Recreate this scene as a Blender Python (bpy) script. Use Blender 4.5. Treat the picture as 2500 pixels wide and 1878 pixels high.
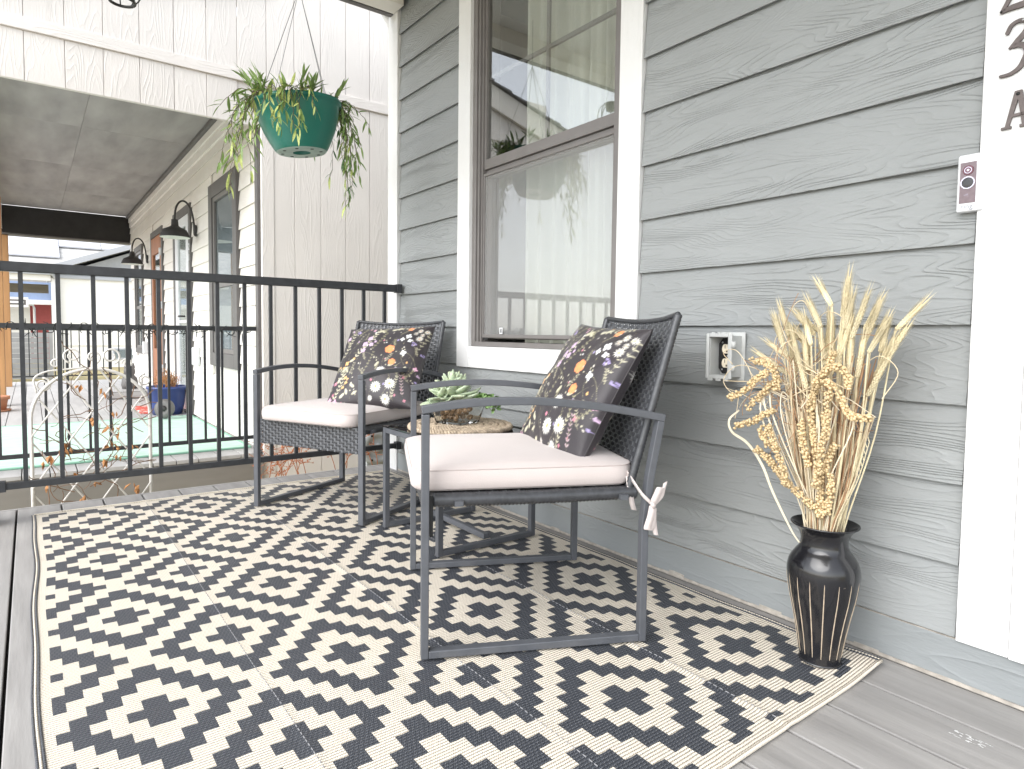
import bpy, bmesh, math, random
import numpy as np
from mathutils import Vector, Matrix
R_ = math.radians
random.seed(7)
S = bpy.context.scene
for o in list(bpy.data.objects):
    bpy.data.objects.remove(o)
COL = S.collection

# ------------------------------------------------------------------ camera
cam_d = bpy.data.cameras.new('camera')
cam = bpy.data.objects.new('camera', cam_d)
COL.objects.link(cam)
S.camera = cam
cam_d.sensor_width = 36.0
cam_d.lens = 1558.41 / 2500 * 36
cam_d.shift_x = (1250 - 1238.35) / 2500
cam_d.shift_y = -(939 - 898.37) / 2500
cam_d.clip_start = 0.05
cam_d.clip_end = 900
cam.matrix_world = (Matrix.Translation((0, 0, 0.78)) @ Matrix.Rotation(R_(53.22337), 4, 'Z')
                    @ Matrix.Rotation(R_(90 - 3.03508), 4, 'X') @ Matrix.Rotation(R_(0.67984), 4, 'Z'))

# ------------------------------------------------------------------ world, sun, exposure
SUN_EL, SUN_AZ = 43.0, 168.0          # overcast: the sun only gives a soft direction (azimuth from +Y clockwise)
W = bpy.data.worlds.new('World')
S.world = W
W.use_nodes = True
wn = W.node_tree
bg = wn.nodes['Background']
sky = wn.nodes.new('ShaderNodeTexSky')
sky.sky_type = 'NISHITA'
sky.sun_disc = False
sky.sun_elevation = R_(SUN_EL)
sky.sun_rotation = R_(SUN_AZ)
sky.dust_density = 1.0
sky.air_density = 1.0
hsv = wn.nodes.new('ShaderNodeHueSaturation')   # cloud cover: the blue is washed out of the sky
hsv.inputs['Saturation'].default_value = 0.24
wn.links.new(sky.outputs[0], hsv.inputs['Color'])
wn.links.new(hsv.outputs[0], bg.inputs[0])
bg.inputs[1].default_value = 0.15
sun_d = bpy.data.lights.new('sun', 'SUN')
sun_d.energy = 1.25
sun_d.angle = R_(55)
sun_d.color = (1.0, 0.985, 0.965)
sun = bpy.data.objects.new('sun', sun_d)
COL.objects.link(sun)
az = R_(SUN_AZ)
sdir = Vector((math.sin(az) * math.cos(R_(SUN_EL)), math.cos(az) * math.cos(R_(SUN_EL)), math.sin(R_(SUN_EL))))
sun.rotation_euler = sdir.to_track_quat('Z', 'Y').to_euler()
sun.location = sdir * 30
S.view_settings.view_transform = 'Standard'
S.view_settings.look = 'None'
S.view_settings.gamma = 1.0
S.view_settings.use_curve_mapping = False
S.view_settings.exposure = 1.60
S.render.engine = 'CYCLES'
S.cycles.max_bounces = 10
S.cycles.diffuse_bounces = 6
S.cycles.transparent_max_bounces = 16

# ------------------------------------------------------------------ materials
MATS = {}


def nodes_mat(name):
    m = bpy.data.materials.new(name)
    m.use_nodes = True
    MATS[name] = m
    return m, m.node_tree, m.node_tree.nodes['Principled BSDF']


def mat(name, col, rough=0.5, metal=0.0, spec=0.5, var=0.0, vscale=8.0, bump=0.0, bscale=40.0, stretch=(1, 1, 1),
        wear=None, wscale=6.0, wlo=0.6, whi=0.7, coat=0.0, sheen=0.0, trans=0.0, rand=0.0):
    """one colour, its mottling (var), fine relief (bump) and optional stains (wear colour)"""
    m, nt, b = nodes_mat(name)
    N, L = nt.nodes, nt.links
    b.inputs['Roughness'].default_value = rough
    b.inputs['Metallic'].default_value = metal
    b.inputs['Specular IOR Level'].default_value = spec
    b.inputs['Coat Weight'].default_value = coat
    b.inputs['Sheen Weight'].default_value = sheen
    b.inputs['Transmission Weight'].default_value = trans
    c = (*col, 1)
    b.inputs['Base Color'].default_value = c
    tc = N.new('ShaderNodeTexCoord')
    mp = N.new('ShaderNodeMapping')
    mp.inputs['Scale'].default_value = stretch
    L.new(tc.outputs['Object'], mp.inputs['Vector'])
    vec = mp.outputs[0]
    if rand:
        oi = N.new('ShaderNodeObjectInfo')
        mu = N.new('ShaderNodeMath'); mu.operation = 'MULTIPLY'; mu.inputs[1].default_value = 37.0
        L.new(oi.outputs['Random'], mu.inputs[0])
        ad = N.new('ShaderNodeVectorMath'); ad.operation = 'ADD'
        L.new(mp.outputs[0], ad.inputs[0]); L.new(mu.outputs[0], ad.inputs[1])
        vec = ad.outputs[0]
    last = None
    if var:
        no = N.new('ShaderNodeTexNoise')
        no.inputs['Scale'].default_value = vscale
        no.inputs['Detail'].default_value = 6
        L.new(vec, no.inputs['Vector'])
        mx = N.new('ShaderNodeMix'); mx.data_type = 'RGBA'
        mx.inputs['A'].default_value = (*[v * (1 - var) for v in col], 1)
        mx.inputs['B'].default_value = (*[min(1, v * (1 + var)) for v in col], 1)
        rp = N.new('ShaderNodeMapRange')
        rp.inputs['From Min'].default_value = 0.3; rp.inputs['From Max'].default_value = 0.7
        L.new(no.outputs['Fac'], rp.inputs['Value'])
        L.new(rp.outputs[0], mx.inputs['Factor'])
        last = mx.outputs['Result']
        if rand:
            h2 = N.new('ShaderNodeHueSaturation')
            mr = N.new('ShaderNodeMapRange')
            mr.inputs['To Min'].default_value = 1 - rand; mr.inputs['To Max'].default_value = 1 + rand
            L.new(oi.outputs['Random'], mr.inputs['Value'])
            L.new(mr.outputs[0], h2.inputs['Value']); L.new(last, h2.inputs['Color'])
            last = h2.outputs[0]
    if wear:
        n2 = N.new('ShaderNodeTexNoise')
        n2.inputs['Scale'].default_value = wscale
        n2.inputs['Detail'].default_value = 9
        n2.inputs['Roughness'].default_value = 0.65
        L.new(vec, n2.inputs['Vector'])
        r2 = N.new('ShaderNodeMapRange')
        r2.inputs['From Min'].default_value = wlo; r2.inputs['From Max'].default_value = whi
        L.new(n2.outputs['Fac'], r2.inputs['Value'])
        m2 = N.new('ShaderNodeMix'); m2.data_type = 'RGBA'
        L.new(r2.outputs[0], m2.inputs['Factor'])
        if last:
            L.new(last, m2.inputs['A'])
        else:
            m2.inputs['A'].default_value = c
        m2.inputs['B'].default_value = (*wear, 1)
        last = m2.outputs['Result']
    if last:
        L.new(last, b.inputs['Base Color'])
    if bump:
        n3 = N.new('ShaderNodeTexNoise')
        n3.inputs['Scale'].default_value = bscale
        n3.inputs['Detail'].default_value = 5
        L.new(vec, n3.inputs['Vector'])
        bp = N.new('ShaderNodeBump')
        bp.inputs['Strength'].default_value = 1.0
        bp.inputs['Distance'].default_value = bump
        L.new(n3.outputs['Fac'], bp.inputs['Height'])
        L.new(bp.outputs[0], b.inputs['Normal'])
    return m


def grain_mat(name, col, axis='X', rough=0.55, bands=55.0, dist=7.0, depth=0.0016, fine=0.0006, var=0.05, spec=0.4, rand=0.03):
    """painted board embossed with wood grain running along an axis"""
    m, nt, b = nodes_mat(name)
    N, L = nt.nodes, nt.links
    b.inputs['Roughness'].default_value = rough
    b.inputs['Specular IOR Level'].default_value = spec
    tc = N.new('ShaderNodeTexCoord')
    oi = N.new('ShaderNodeObjectInfo')
    mu = N.new('ShaderNodeMath'); mu.operation = 'MULTIPLY'; mu.inputs[1].default_value = 53.0
    L.new(oi.outputs['Random'], mu.inputs[0])
    ad = N.new('ShaderNodeVectorMath'); ad.operation = 'ADD'
    L.new(tc.outputs['Object'], ad.inputs[0]); L.new(mu.outputs[0], ad.inputs[1])
    mp = N.new('ShaderNodeMapping')
    st = {'X': (0.16, 1, 1), 'Z': (1, 1, 0.16), 'Y': (1, 0.16, 1)}[axis]
    mp.inputs['Scale'].default_value = st
    L.new(ad.outputs[0], mp.inputs['Vector'])
    # slow field whose level lines are the growth rings
    n1 = N.new('ShaderNodeTexNoise')
    n1.inputs['Scale'].default_value = dist
    n1.inputs['Detail'].default_value = 2.5
    n1.inputs['Roughness'].default_value = 0.45
    L.new(mp.outputs[0], n1.inputs['Vector'])
    k = N.new('ShaderNodeMath'); k.operation = 'MULTIPLY'; k.inputs[1].default_value = bands
    L.new(n1.outputs['Fac'], k.inputs[0])
    fr = N.new('ShaderNodeMath'); fr.operation = 'FRACT'
    L.new(k.outputs[0], fr.inputs[0])
    t1 = N.new('ShaderNodeMath'); t1.operation = 'MULTIPLY_ADD'; t1.inputs[1].default_value = 2.0; t1.inputs[2].default_value = -1.0
    L.new(fr.outputs[0], t1.inputs[0])
    t2 = N.new('ShaderNodeMath'); t2.operation = 'ABSOLUTE'; L.new(t1.outputs[0], t2.inputs[0])
    pw = N.new('ShaderNodeMath'); pw.operation = 'POWER'; pw.inputs[1].default_value = 3.5
    L.new(t2.outputs[0], pw.inputs[0])
    n2 = N.new('ShaderNodeTexNoise')
    n2.inputs['Scale'].default_value = 9.0
    n2.inputs['Detail'].default_value = 3
    L.new(mp.outputs[0], n2.inputs['Vector'])
    mr = N.new('ShaderNodeMapRange')
    mr.inputs['From Min'].default_value = 0.30; mr.inputs['From Max'].default_value = 0.58
    L.new(n2.outputs['Fac'], mr.inputs['Value'])
    mm = N.new('ShaderNodeMath'); mm.operation = 'MULTIPLY'
    L.new(pw.outputs[0], mm.inputs[0]); L.new(mr.outputs[0], mm.inputs[1])
    b1 = N.new('ShaderNodeBump'); b1.inputs['Strength'].default_value = 1; b1.inputs['Distance'].default_value = depth
    L.new(mm.outputs[0], b1.inputs['Height'])
    n3 = N.new('ShaderNodeTexNoise')
    n3.inputs['Scale'].default_value = 140
    n3.inputs['Detail'].default_value = 4
    mp3 = N.new('ShaderNodeMapping')
    mp3.inputs['Scale'].default_value = {'X': (0.3, 1, 1), 'Z': (1, 1, 0.3), 'Y': (1, 0.3, 1)}[axis]
    L.new(ad.outputs[0], mp3.inputs['Vector']); L.new(mp3.outputs[0], n3.inputs['Vector'])
    b2 = N.new('ShaderNodeBump'); b2.inputs['Strength'].default_value = 1; b2.inputs['Distance'].default_value = fine
    L.new(n3.outputs['Fac'], b2.inputs['Height']); L.new(b1.outputs[0], b2.inputs['Normal'])
    L.new(b2.outputs[0], b.inputs['Normal'])
    n4 = N.new('ShaderNodeTexNoise'); n4.inputs['Scale'].default_value = 3.0; n4.inputs['Detail'].default_value = 8
    L.new(tc.outputs['Object'], n4.inputs['Vector'])
    mx = N.new('ShaderNodeMix'); mx.data_type = 'RGBA'
    mx.inputs['A'].default_value = (*[v * (1 - var) for v in col], 1)
    mx.inputs['B'].default_value = (*[min(1, v * (1 + var)) for v in col], 1)
    r4 = N.new('ShaderNodeMapRange'); r4.inputs['From Min'].default_value = 0.3; r4.inputs['From Max'].default_value = 0.7
    L.new(n4.outputs['Fac'], r4.inputs['Value']); L.new(r4.outputs[0], mx.inputs['Factor'])
    h2 = N.new('ShaderNodeHueSaturation')
    m5 = N.new('ShaderNodeMapRange'); m5.inputs['To Min'].default_value = 1 - rand; m5.inputs['To Max'].default_value = 1 + rand
    L.new(oi.outputs['Random'], m5.inputs['Value']); L.new(m5.outputs[0], h2.inputs['Value'])
    L.new(mx.outputs['Result'], h2.inputs['Color']); L.new(h2.outputs[0], b.inputs['Base Color'])
    return m


def weave_mat(name, col, rough, dot, var=0.06):
    """rug: plastic straw in ridges that run across the rug (Y), stitched through with a dotted thread"""
    m, nt, b = nodes_mat(name)
    N, L = nt.nodes, nt.links
    b.inputs['Roughness'].default_value = rough

    def mth(op, x, y=None, z=None):
        n = N.new('ShaderNodeMath'); n.operation = op
        for i, v in enumerate((x, y, z)):
            if v is None: continue
            if isinstance(v, (int, float)): n.inputs[i].default_value = v
            else: L.new(v, n.inputs[i])
        return n.outputs[0]
    tc = N.new('ShaderNodeTexCoord')
    nw = N.new('ShaderNodeTexNoise'); nw.inputs['Scale'].default_value = 14; nw.inputs['Detail'].default_value = 2
    L.new(tc.outputs['Object'], nw.inputs['Vector'])
    sp = N.new('ShaderNodeSeparateXYZ'); L.new(tc.outputs['Object'], sp.inputs[0])
    x = mth('ADD', sp.outputs['X'], mth('MULTIPLY', nw.outputs['Fac'], 0.004))
    rx = mth('DIVIDE', x, 0.00762)
    fx = mth('FRACT', rx)
    row = mth('FLOOR', rx)
    c = mth('SUBTRACT', mth('MULTIPLY', fx, 2.0), 1.0)          # -1..1 across a ridge
    c2 = mth('MULTIPLY', c, c)
    ridge = mth('SUBTRACT', 1.0, c2)
    gap = mth('POWER', mth('ABSOLUTE', c), 5.0)
    yy = mth('ADD', mth('DIVIDE', sp.outputs['Y'], 0.0098), mth('MULTIPLY', row, 0.37))
    st = mth('SINE', mth('MULTIPLY', yy, 6.2832))
    dots = mth('MULTIPLY', gap, mth('GREATER_THAN', st, 0.05))
    # each straw lies slanted in its ridge
    sl = mth('FRACT', mth('ADD', mth('DIVIDE', sp.outputs['Y'], 0.0049), mth('MULTIPLY', fx, 0.8)))
    straw = mth('ABSOLUTE', mth('SUBTRACT', mth('MULTIPLY', sl, 2.0), 1.0))
    no = N.new('ShaderNodeTexNoise'); no.inputs['Scale'].default_value = 5; no.inputs['Detail'].default_value = 7
    L.new(tc.outputs['Object'], no.inputs['Vector'])
    mx = N.new('ShaderNodeMix'); mx.data_type = 'RGBA'
    mx.inputs['A'].default_value = (*[v * (1 - var) for v in col], 1); mx.inputs['B'].default_value = (*[v * (1 + var) for v in col], 1)
    L.new(no.outputs['Fac'], mx.inputs['Factor'])
    m2 = N.new('ShaderNodeMix'); m2.data_type = 'RGBA'
    L.new(mx.outputs['Result'], m2.inputs['A'])
    m2.inputs['B'].default_value = (*dot, 1)
    L.new(mth('MULTIPLY', mth('ADD', dots, mth('MULTIPLY', gap, 0.15)), 0.85), m2.inputs['Factor'])
    # trodden-in dirt
    n2 = N.new('ShaderNodeTexNoise'); n2.inputs['Scale'].default_value = 4.0; n2.inputs['Detail'].default_value = 10; n2.inputs['Roughness'].default_value = 0.7
    L.new(tc.outputs['Object'], n2.inputs['Vector'])
    r2 = N.new('ShaderNodeMapRange'); r2.inputs['From Min'].default_value = 0.6; r2.inputs['From Max'].default_value = 0.8; r2.inputs['To Max'].default_value = 0.35
    L.new(n2.outputs['Fac'], r2.inputs['Value'])
    m3 = N.new('ShaderNodeMix'); m3.data_type = 'RGBA'
    L.new(r2.outputs[0], m3.inputs['Factor']); L.new(m2.outputs['Result'], m3.inputs['A']); m3.inputs['B'].default_value = (.22, .18, .14, 1)
    L.new(m3.outputs['Result'], b.inputs['Base Color'])
    hgt = mth('ADD', ridge, mth('MULTIPLY', straw, 0.16))
    bp = N.new('ShaderNodeBump'); bp.inputs['Distance'].default_value = 0.0036; bp.inputs['Strength'].default_value = 1.0
    L.new(hgt, bp.inputs['Height']); L.new(bp.outputs[0], b.inputs['Normal'])
    return m


def glass_mat(name, r0, tint=(0.95, 0.97, 0.96)):
    """window pane: clear sheet whose two faces reflect more at a slant"""
    m, nt, b = nodes_mat(name)
    N, L = nt.nodes, nt.links
    N.remove(b)
    out = N['Material Output']
    tr = N.new('ShaderNodeBsdfTransparent'); tr.inputs[0].default_value = (*tint, 1)
    gl = N.new('ShaderNodeBsdfGlossy'); gl.inputs['Roughness'].default_value = 0.0
    lw = N.new('ShaderNodeLayerWeight'); lw.inputs['Blend'].default_value = 0.5
    pw = N.new('ShaderNodeMath'); pw.operation = 'POWER'; pw.inputs[1].default_value = 5.0
    L.new(lw.outputs['Facing'], pw.inputs[0])
    ma = N.new('ShaderNodeMath'); ma.operation = 'MULTIPLY_ADD'; ma.inputs[1].default_value = 1 - r0; ma.inputs[2].default_value = r0
    L.new(pw.outputs[0], ma.inputs[0])
    mx = N.new('ShaderNodeMixShader')
    L.new(ma.outputs[0], mx.inputs[0]); L.new(tr.outputs[0], mx.inputs[1]); L.new(gl.outputs[0], mx.inputs[2])
    L.new(mx.outputs[0], out.inputs[0])
    return m


def mesh_screen_mat(name):
    m, nt, b = nodes_mat(name)
    N, L = nt.nodes, nt.links
    out = N['Material Output']
    b.inputs['Base Color'].default_value = (0.52, 0.52, 0.51, 1)
    b.inputs['Roughness'].default_value = 0.7
    tr = N.new('ShaderNodeBsdfTransparent')
    mx = N.new('ShaderNodeMixShader'); mx.inputs[0].default_value = 0.32
    L.new(tr.outputs[0], mx.inputs[1]); L.new(b.outputs[0], mx.inputs[2]); L.new(mx.outputs[0], out.inputs[0])
    return m


def attr_mat(name, rough=0.6, sheen=0.2, bump=0.0006):
    """cloth printed with a colour attribute"""
    m, nt, b = nodes_mat(name)
    N, L = nt.nodes, nt.links
    a = N.new('ShaderNodeVertexColor'); a.layer_name = 'print'
    L.new(a.outputs[0], b.inputs['Base Color'])
    b.inputs['Roughness'].default_value = rough
    b.inputs['Sheen Weight'].default_value = sheen
    tc = N.new('ShaderNodeTexCoord')
    n3 = N.new('ShaderNodeTexNoise'); n3.inputs['Scale'].default_value = 420; L.new(tc.outputs['Object'], n3.inputs['Vector'])
    bp = N.new('ShaderNodeBump'); bp.inputs['Distance'].default_value = bump
    L.new(n3.outputs['Fac'], bp.inputs['Height']); L.new(bp.outputs[0], b.inputs['Normal'])
    return m


grain_mat('siding_grey', (0.262, 0.274, 0.274), 'X', bands=46, dist=6.5, depth=0.0017, fine=0.0015, var=0.04)
grain_mat('trim_white', (0.70, 0.70, 0.695), 'Z', bands=30, dist=5, depth=0.0008, fine=0.0009, var=0.02, rough=0.5)
grain_mat('trim_white_x', (0.70, 0.70, 0.695), 'X', bands=34, dist=5, depth=0.0014, fine=0.0006, var=0.02, rough=0.5)
grain_mat('trim_cream', (0.74, 0.71, 0.66), 'Z', bands=30, dist=5, depth=0.0006, fine=0.0006, var=0.03)
grain_mat('base_trim', (0.238, 0.254, 0.258), 'X', bands=26, dist=4, depth=0.0016, fine=0.0012, var=0.06)
grain_mat('board_cream', (0.735, 0.70, 0.665), 'Z', bands=30, dist=4.5, depth=0.0013, fine=0.0009, var=0.03, rand=0.025)
grain_mat('board_cream_x', (0.735, 0.70, 0.665), 'Y', bands=26, dist=4.5, depth=0.0012, fine=0.0008, var=0.04)
grain_mat('lap_cream', (0.77, 0.735, 0.69), 'X', bands=30, dist=4.5, depth=0.0012, fine=0.0006, var=0.04)
mat('caulk', (0.35, 0.32, 0.28), 0.8, var=0.2, vscale=60)
mat('window_bronze', (0.165, 0.153, 0.147), 0.42, metal=0.0, var=0.08, vscale=12)
mat('gasket', (0.012, 0.012, 0.012), 0.6)
glass_mat('pane_glass', 0.19)
glass_mat('far_glass', 0.06, (0.85, 0.88, 0.88))
mesh_screen_mat('insect_screen')
mat('curtain', (0.56, 0.56, 0.50), 0.9, var=0.04, vscale=5, bump=0.0005, bscale=300, sheen=0.3)
mat('room_wall', (0.30, 0.29, 0.27), 0.9, var=0.05)
mat('porch_ceiling', (0.80, 0.79, 0.76), 0.8, var=0.06, vscale=3, bump=0.001, bscale=60)
mat('deck_board', (0.272, 0.263, 0.254), 0.62, var=0.16, vscale=20, bump=0.0016, bscale=55, stretch=(0.12, 1, 1), wear=(0.42, 0.41, 0.40), wscale=9, wlo=0.62, whi=0.85, rand=0.05)
mat('deck_rim', (0.22, 0.205, 0.185), 0.7, var=0.10, vscale=10, bump=0.0012, bscale=40, stretch=(1, 0.15, 1))
mat('far_deck', (0.42, 0.41, 0.40), 0.55, var=0.10, vscale=14, bump=0.001, bscale=50, stretch=(0.15, 1, 1), rand=0.04)
mat('bounce_concrete', (0.58, 0.57, 0.55), 0.9, var=0.08, vscale=3, bump=0.002, bscale=60)
mat('dry_lawn', (0.30, 0.255, 0.13), 1.0, var=0.35, vscale=2.5, bump=0.03, bscale=18)
mat('rail_black', (0.030, 0.032, 0.036), 0.45, var=0.25, vscale=30, bump=0.0004, bscale=120)
mat('chair_metal', (0.080, 0.085, 0.096), 0.42, var=0.10, vscale=25, bump=0.0002, bscale=300, wear=(0.30, 0.28, 0.26), wscale=70, wlo=0.70, whi=0.76)
mat('wicker', (0.042, 0.044, 0.049), 0.34, var=0.25, vscale=60, bump=0.0004, bscale=260, spec=0.55)
mat('wicker_stake_lit', (0.11, 0.115, 0.125), 0.32, var=0.2, vscale=60)  # paler copy of the wicker: light caught by the stakes, put into colour
mat('cushion_cloth', (0.51, 0.452, 0.432), 0.85, var=0.025, vscale=9, bump=0.0007, bscale=520, sheen=0.25)
mat('seam', (0.47, 0.405, 0.385), 0.9)
mat('black_cloth', (0.012, 0.012, 0.013), 0.55, sheen=0.2)
mat('black_glass', (0.008, 0.008, 0.009), 0.04, coat=0.3)
mat('braid', (0.40, 0.32, 0.235), 0.75, var=0.42, vscale=55, bump=0.0012, bscale=160, rand=0.12)
mat('bowl_glass', (0.95, 0.97, 0.96), 0.02, trans=1.0)
mat('pebble_brown', (0.24, 0.14, 0.07), 0.35, var=0.5, vscale=30)
mat('succulent_leaf', (0.40, 0.48, 0.34), 0.5, var=0.18, vscale=22, wear=(0.60, 0.62, 0.36), wscale=9, wlo=0.5, whi=0.7, rand=0.10)
mat('small_leaf', (0.16, 0.27, 0.09), 0.45, var=0.3, vscale=20)
mat('pot_green', (0.012, 0.155, 0.115), 0.32, var=0.10, vscale=6, wear=(0.05, 0.24, 0.19), wscale=4, wlo=0.52, whi=0.75)
mat('pot_base', (0.33, 0.43, 0.39), 0.6, var=0.15, vscale=25)
mat('hole_black', (0.01, 0.012, 0.011), 0.8)
mat('wire', (0.22, 0.22, 0.23), 0.4, metal=0.8)
mat('leaf_green', (0.23, 0.35, 0.10), 0.42, var=0.28, vscale=7, rand=0.22)
mat('leaf_pale', (0.46, 0.53, 0.17), 0.42, var=0.2, vscale=9, rand=0.15)
mat('leaf_dark', (0.12, 0.21, 0.09), 0.4, var=0.3, vscale=9, rand=0.2)
mat('stem', (0.12, 0.085, 0.06), 0.6)
mat('vase_black', (0.010, 0.010, 0.012), 0.20, var=0.2, vscale=20, wear=(0.20, 0.18, 0.15), wscale=60, wlo=0.70, whi=0.74, coat=0.25)
mat('vase_groove', (0.42, 0.34, 0.25), 0.8, var=0.2, vscale=90)
mat('wheat', (0.64, 0.56, 0.37), 0.7, var=0.2, vscale=35, rand=0.12)
mat('straw', (0.60, 0.50, 0.34), 0.7, var=0.25, vscale=20, rand=0.2)
mat('straw_brown', (0.34, 0.20, 0.11), 0.7, var=0.3, vscale=20, rand=0.2)
mat('straw_pale', (0.68, 0.60, 0.45), 0.7, var=0.12, vscale=20)
mat('gold_berry', (0.58, 0.44, 0.25), 0.40, metal=0.15, var=0.22, vscale=90, rand=0.08)
mat('seed_red', (0.20, 0.03, 0.015), 0.6)
mat('box_grey', (0.50, 0.51, 0.50), 0.5, var=0.05, vscale=20)
mat('plate_black', (0.012, 0.012, 0.013), 0.45)
mat('ivory', (0.78, 0.70, 0.55), 0.4)
mat('slot', (0.12, 0.10, 0.08), 0.7)
mat('screw', (0.45, 0.45, 0.46), 0.3, metal=0.9)
mat('bell_white', (0.66, 0.67, 0.69), 0.35)
mat('bell_face', (0.17, 0.13, 0.142), 0.5, metal=0.3, var=0.12, vscale=120, wear=(0.30, 0.29, 0.36), wscale=55, wlo=0.60, whi=0.72)
mat('bell_lens', (0.11, 0.03, 0.045), 0.25)
mat('bell_ring', (0.50, 0.48, 0.55), 0.25, metal=0.6)
mat('bell_button', (0.02, 0.02, 0.022), 0.22)
mat('bell_text', (0.26, 0.27, 0.30), 0.5)
mat('number_bronze', (0.115, 0.095, 0.09), 0.55, metal=0.35, var=0.25, vscale=70, bump=0.0004, bscale=220)
mat('pipe_white', (0.80, 0.80, 0.80), 0.4)
mat('cedar', (0.42, 0.225, 0.095), 0.65, var=0.25, vscale=10, bump=0.0012, bscale=30, stretch=(1, 1, 0.12), rand=0.06)
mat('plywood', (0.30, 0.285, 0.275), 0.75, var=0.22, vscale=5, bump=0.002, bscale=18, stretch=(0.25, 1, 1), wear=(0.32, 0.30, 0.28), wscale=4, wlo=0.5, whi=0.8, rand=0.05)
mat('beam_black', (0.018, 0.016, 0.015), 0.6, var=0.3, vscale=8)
mat('trim_dark', (0.115, 0.108, 0.105), 0.5, var=0.1, vscale=6)
mat('lamp_black', (0.030, 0.028, 0.028), 0.55, var=0.2, vscale=20)
mat('lamp_inside', (0.72, 0.74, 0.70), 0.5)
mat('door_wood', (0.36, 0.15, 0.075), 0.5, var=0.25, vscale=8, stretch=(1, 1, 0.15))
mat('door_panel', (0.48, 0.26, 0.10), 0.5, var=0.2, vscale=8, stretch=(1, 1, 0.15))
mat('planter_blue', (0.035, 0.06, 0.20), 0.3, var=0.1)
mat('terracotta', (0.48, 0.22, 0.12), 0.8, var=0.15)
mat('mat_red', (0.55, 0.09, 0.06), 0.9, var=0.2, vscale=20, wear=(0.75, 0.70, 0.65), wscale=14, wlo=0.56, whi=0.58)
mat('mat_grey', (0.30, 0.29, 0.28), 0.9, var=0.15, vscale=30)
mat('mat_edge', (0.13, 0.125, 0.12), 0.9)
mat('rug_green', (0.46, 0.64, 0.54), 0.8, var=0.12, vscale=30, bump=0.002, bscale=120, stretch=(1, .25, 1))
mat('rug_green_edge', (0.26, 0.50, 0.37), 0.8)
mat('white_metal', (0.70, 0.68, 0.64), 0.5, var=0.1, vscale=20, wear=(0.30, 0.22, 0.16), wscale=30, wlo=0.66, whi=0.72)
mat('dead_vine', (0.17, 0.10, 0.06), 0.8, var=0.3, vscale=30)
mat('dead_leaf', (0.42, 0.20, 0.075), 0.75, var=0.35, vscale=40, rand=0.2)
mat('dead_red', (0.42, 0.16, 0.075), 0.8, var=0.3, vscale=40)
mat('light_cord', (0.014, 0.018, 0.016), 0.6)
mat('hose_green', (0.13, 0.17, 0.06), 0.5)
mat('reel_grey', (0.42, 0.45, 0.46), 0.4, var=0.05)
mat('house_white', (0.80, 0.79, 0.76), 0.7, var=0.03, vscale=1.5)
mat('house_grey', (0.36, 0.38, 0.41), 0.7, var=0.05)
mat('fascia_grey', (0.42, 0.44, 0.48), 0.6)
mat('shingle', (0.50, 0.49, 0.47), 0.9, var=0.18, vscale=6, bump=0.01, bscale=20, stretch=(1, 0.4, 1))
mat('shingle_dark', (0.16, 0.16, 0.165), 0.9, var=0.25, vscale=9, bump=0.01, bscale=25)
mat('solar', (0.55, 0.56, 0.60), 0.15, spec=0.8)
mat('fence_slat', (0.36, 0.36, 0.36), 0.7, var=0.12, vscale=3, rand=0.06)
mat('house_blue', (0.26, 0.34, 0.52), 0.7, var=0.04)
mat('house_red', (0.55, 0.13, 0.12), 0.7, var=0.05)
mat('dark_fill', (0.10, 0.095, 0.09), 0.8)  # dark body below the deck planks, also the basket soil
weave_mat('rug_cream', (0.75, 0.68, 0.57), 0.62, (0.20, 0.17, 0.13))
weave_mat('rug_charcoal', (0.042, 0.047, 0.058), 0.42, (0.36, 0.37, 0.40), var=0.12)
attr_mat('floral_cloth', 0.48, 0.12)
mat('thread', (0.26, 0.26, 0.27), 0.7)
mat('charcoal_print', (0.022, 0.018, 0.020), 0.5, sheen=0.1)


# ------------------------------------------------------------------ mesh helpers
def children_inv(parent):
    M = Matrix.Identity(4)
    p = parent
    chain = []
    while p is not None:
        chain.append(p)
        p = p.parent
    for q in reversed(chain):
        M = M @ (Matrix.Translation(q.location) @ q.rotation_euler.to_matrix().to_4x4() @ Matrix.Diagonal((*q.scale, 1)))
    return M.inverted()


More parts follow.
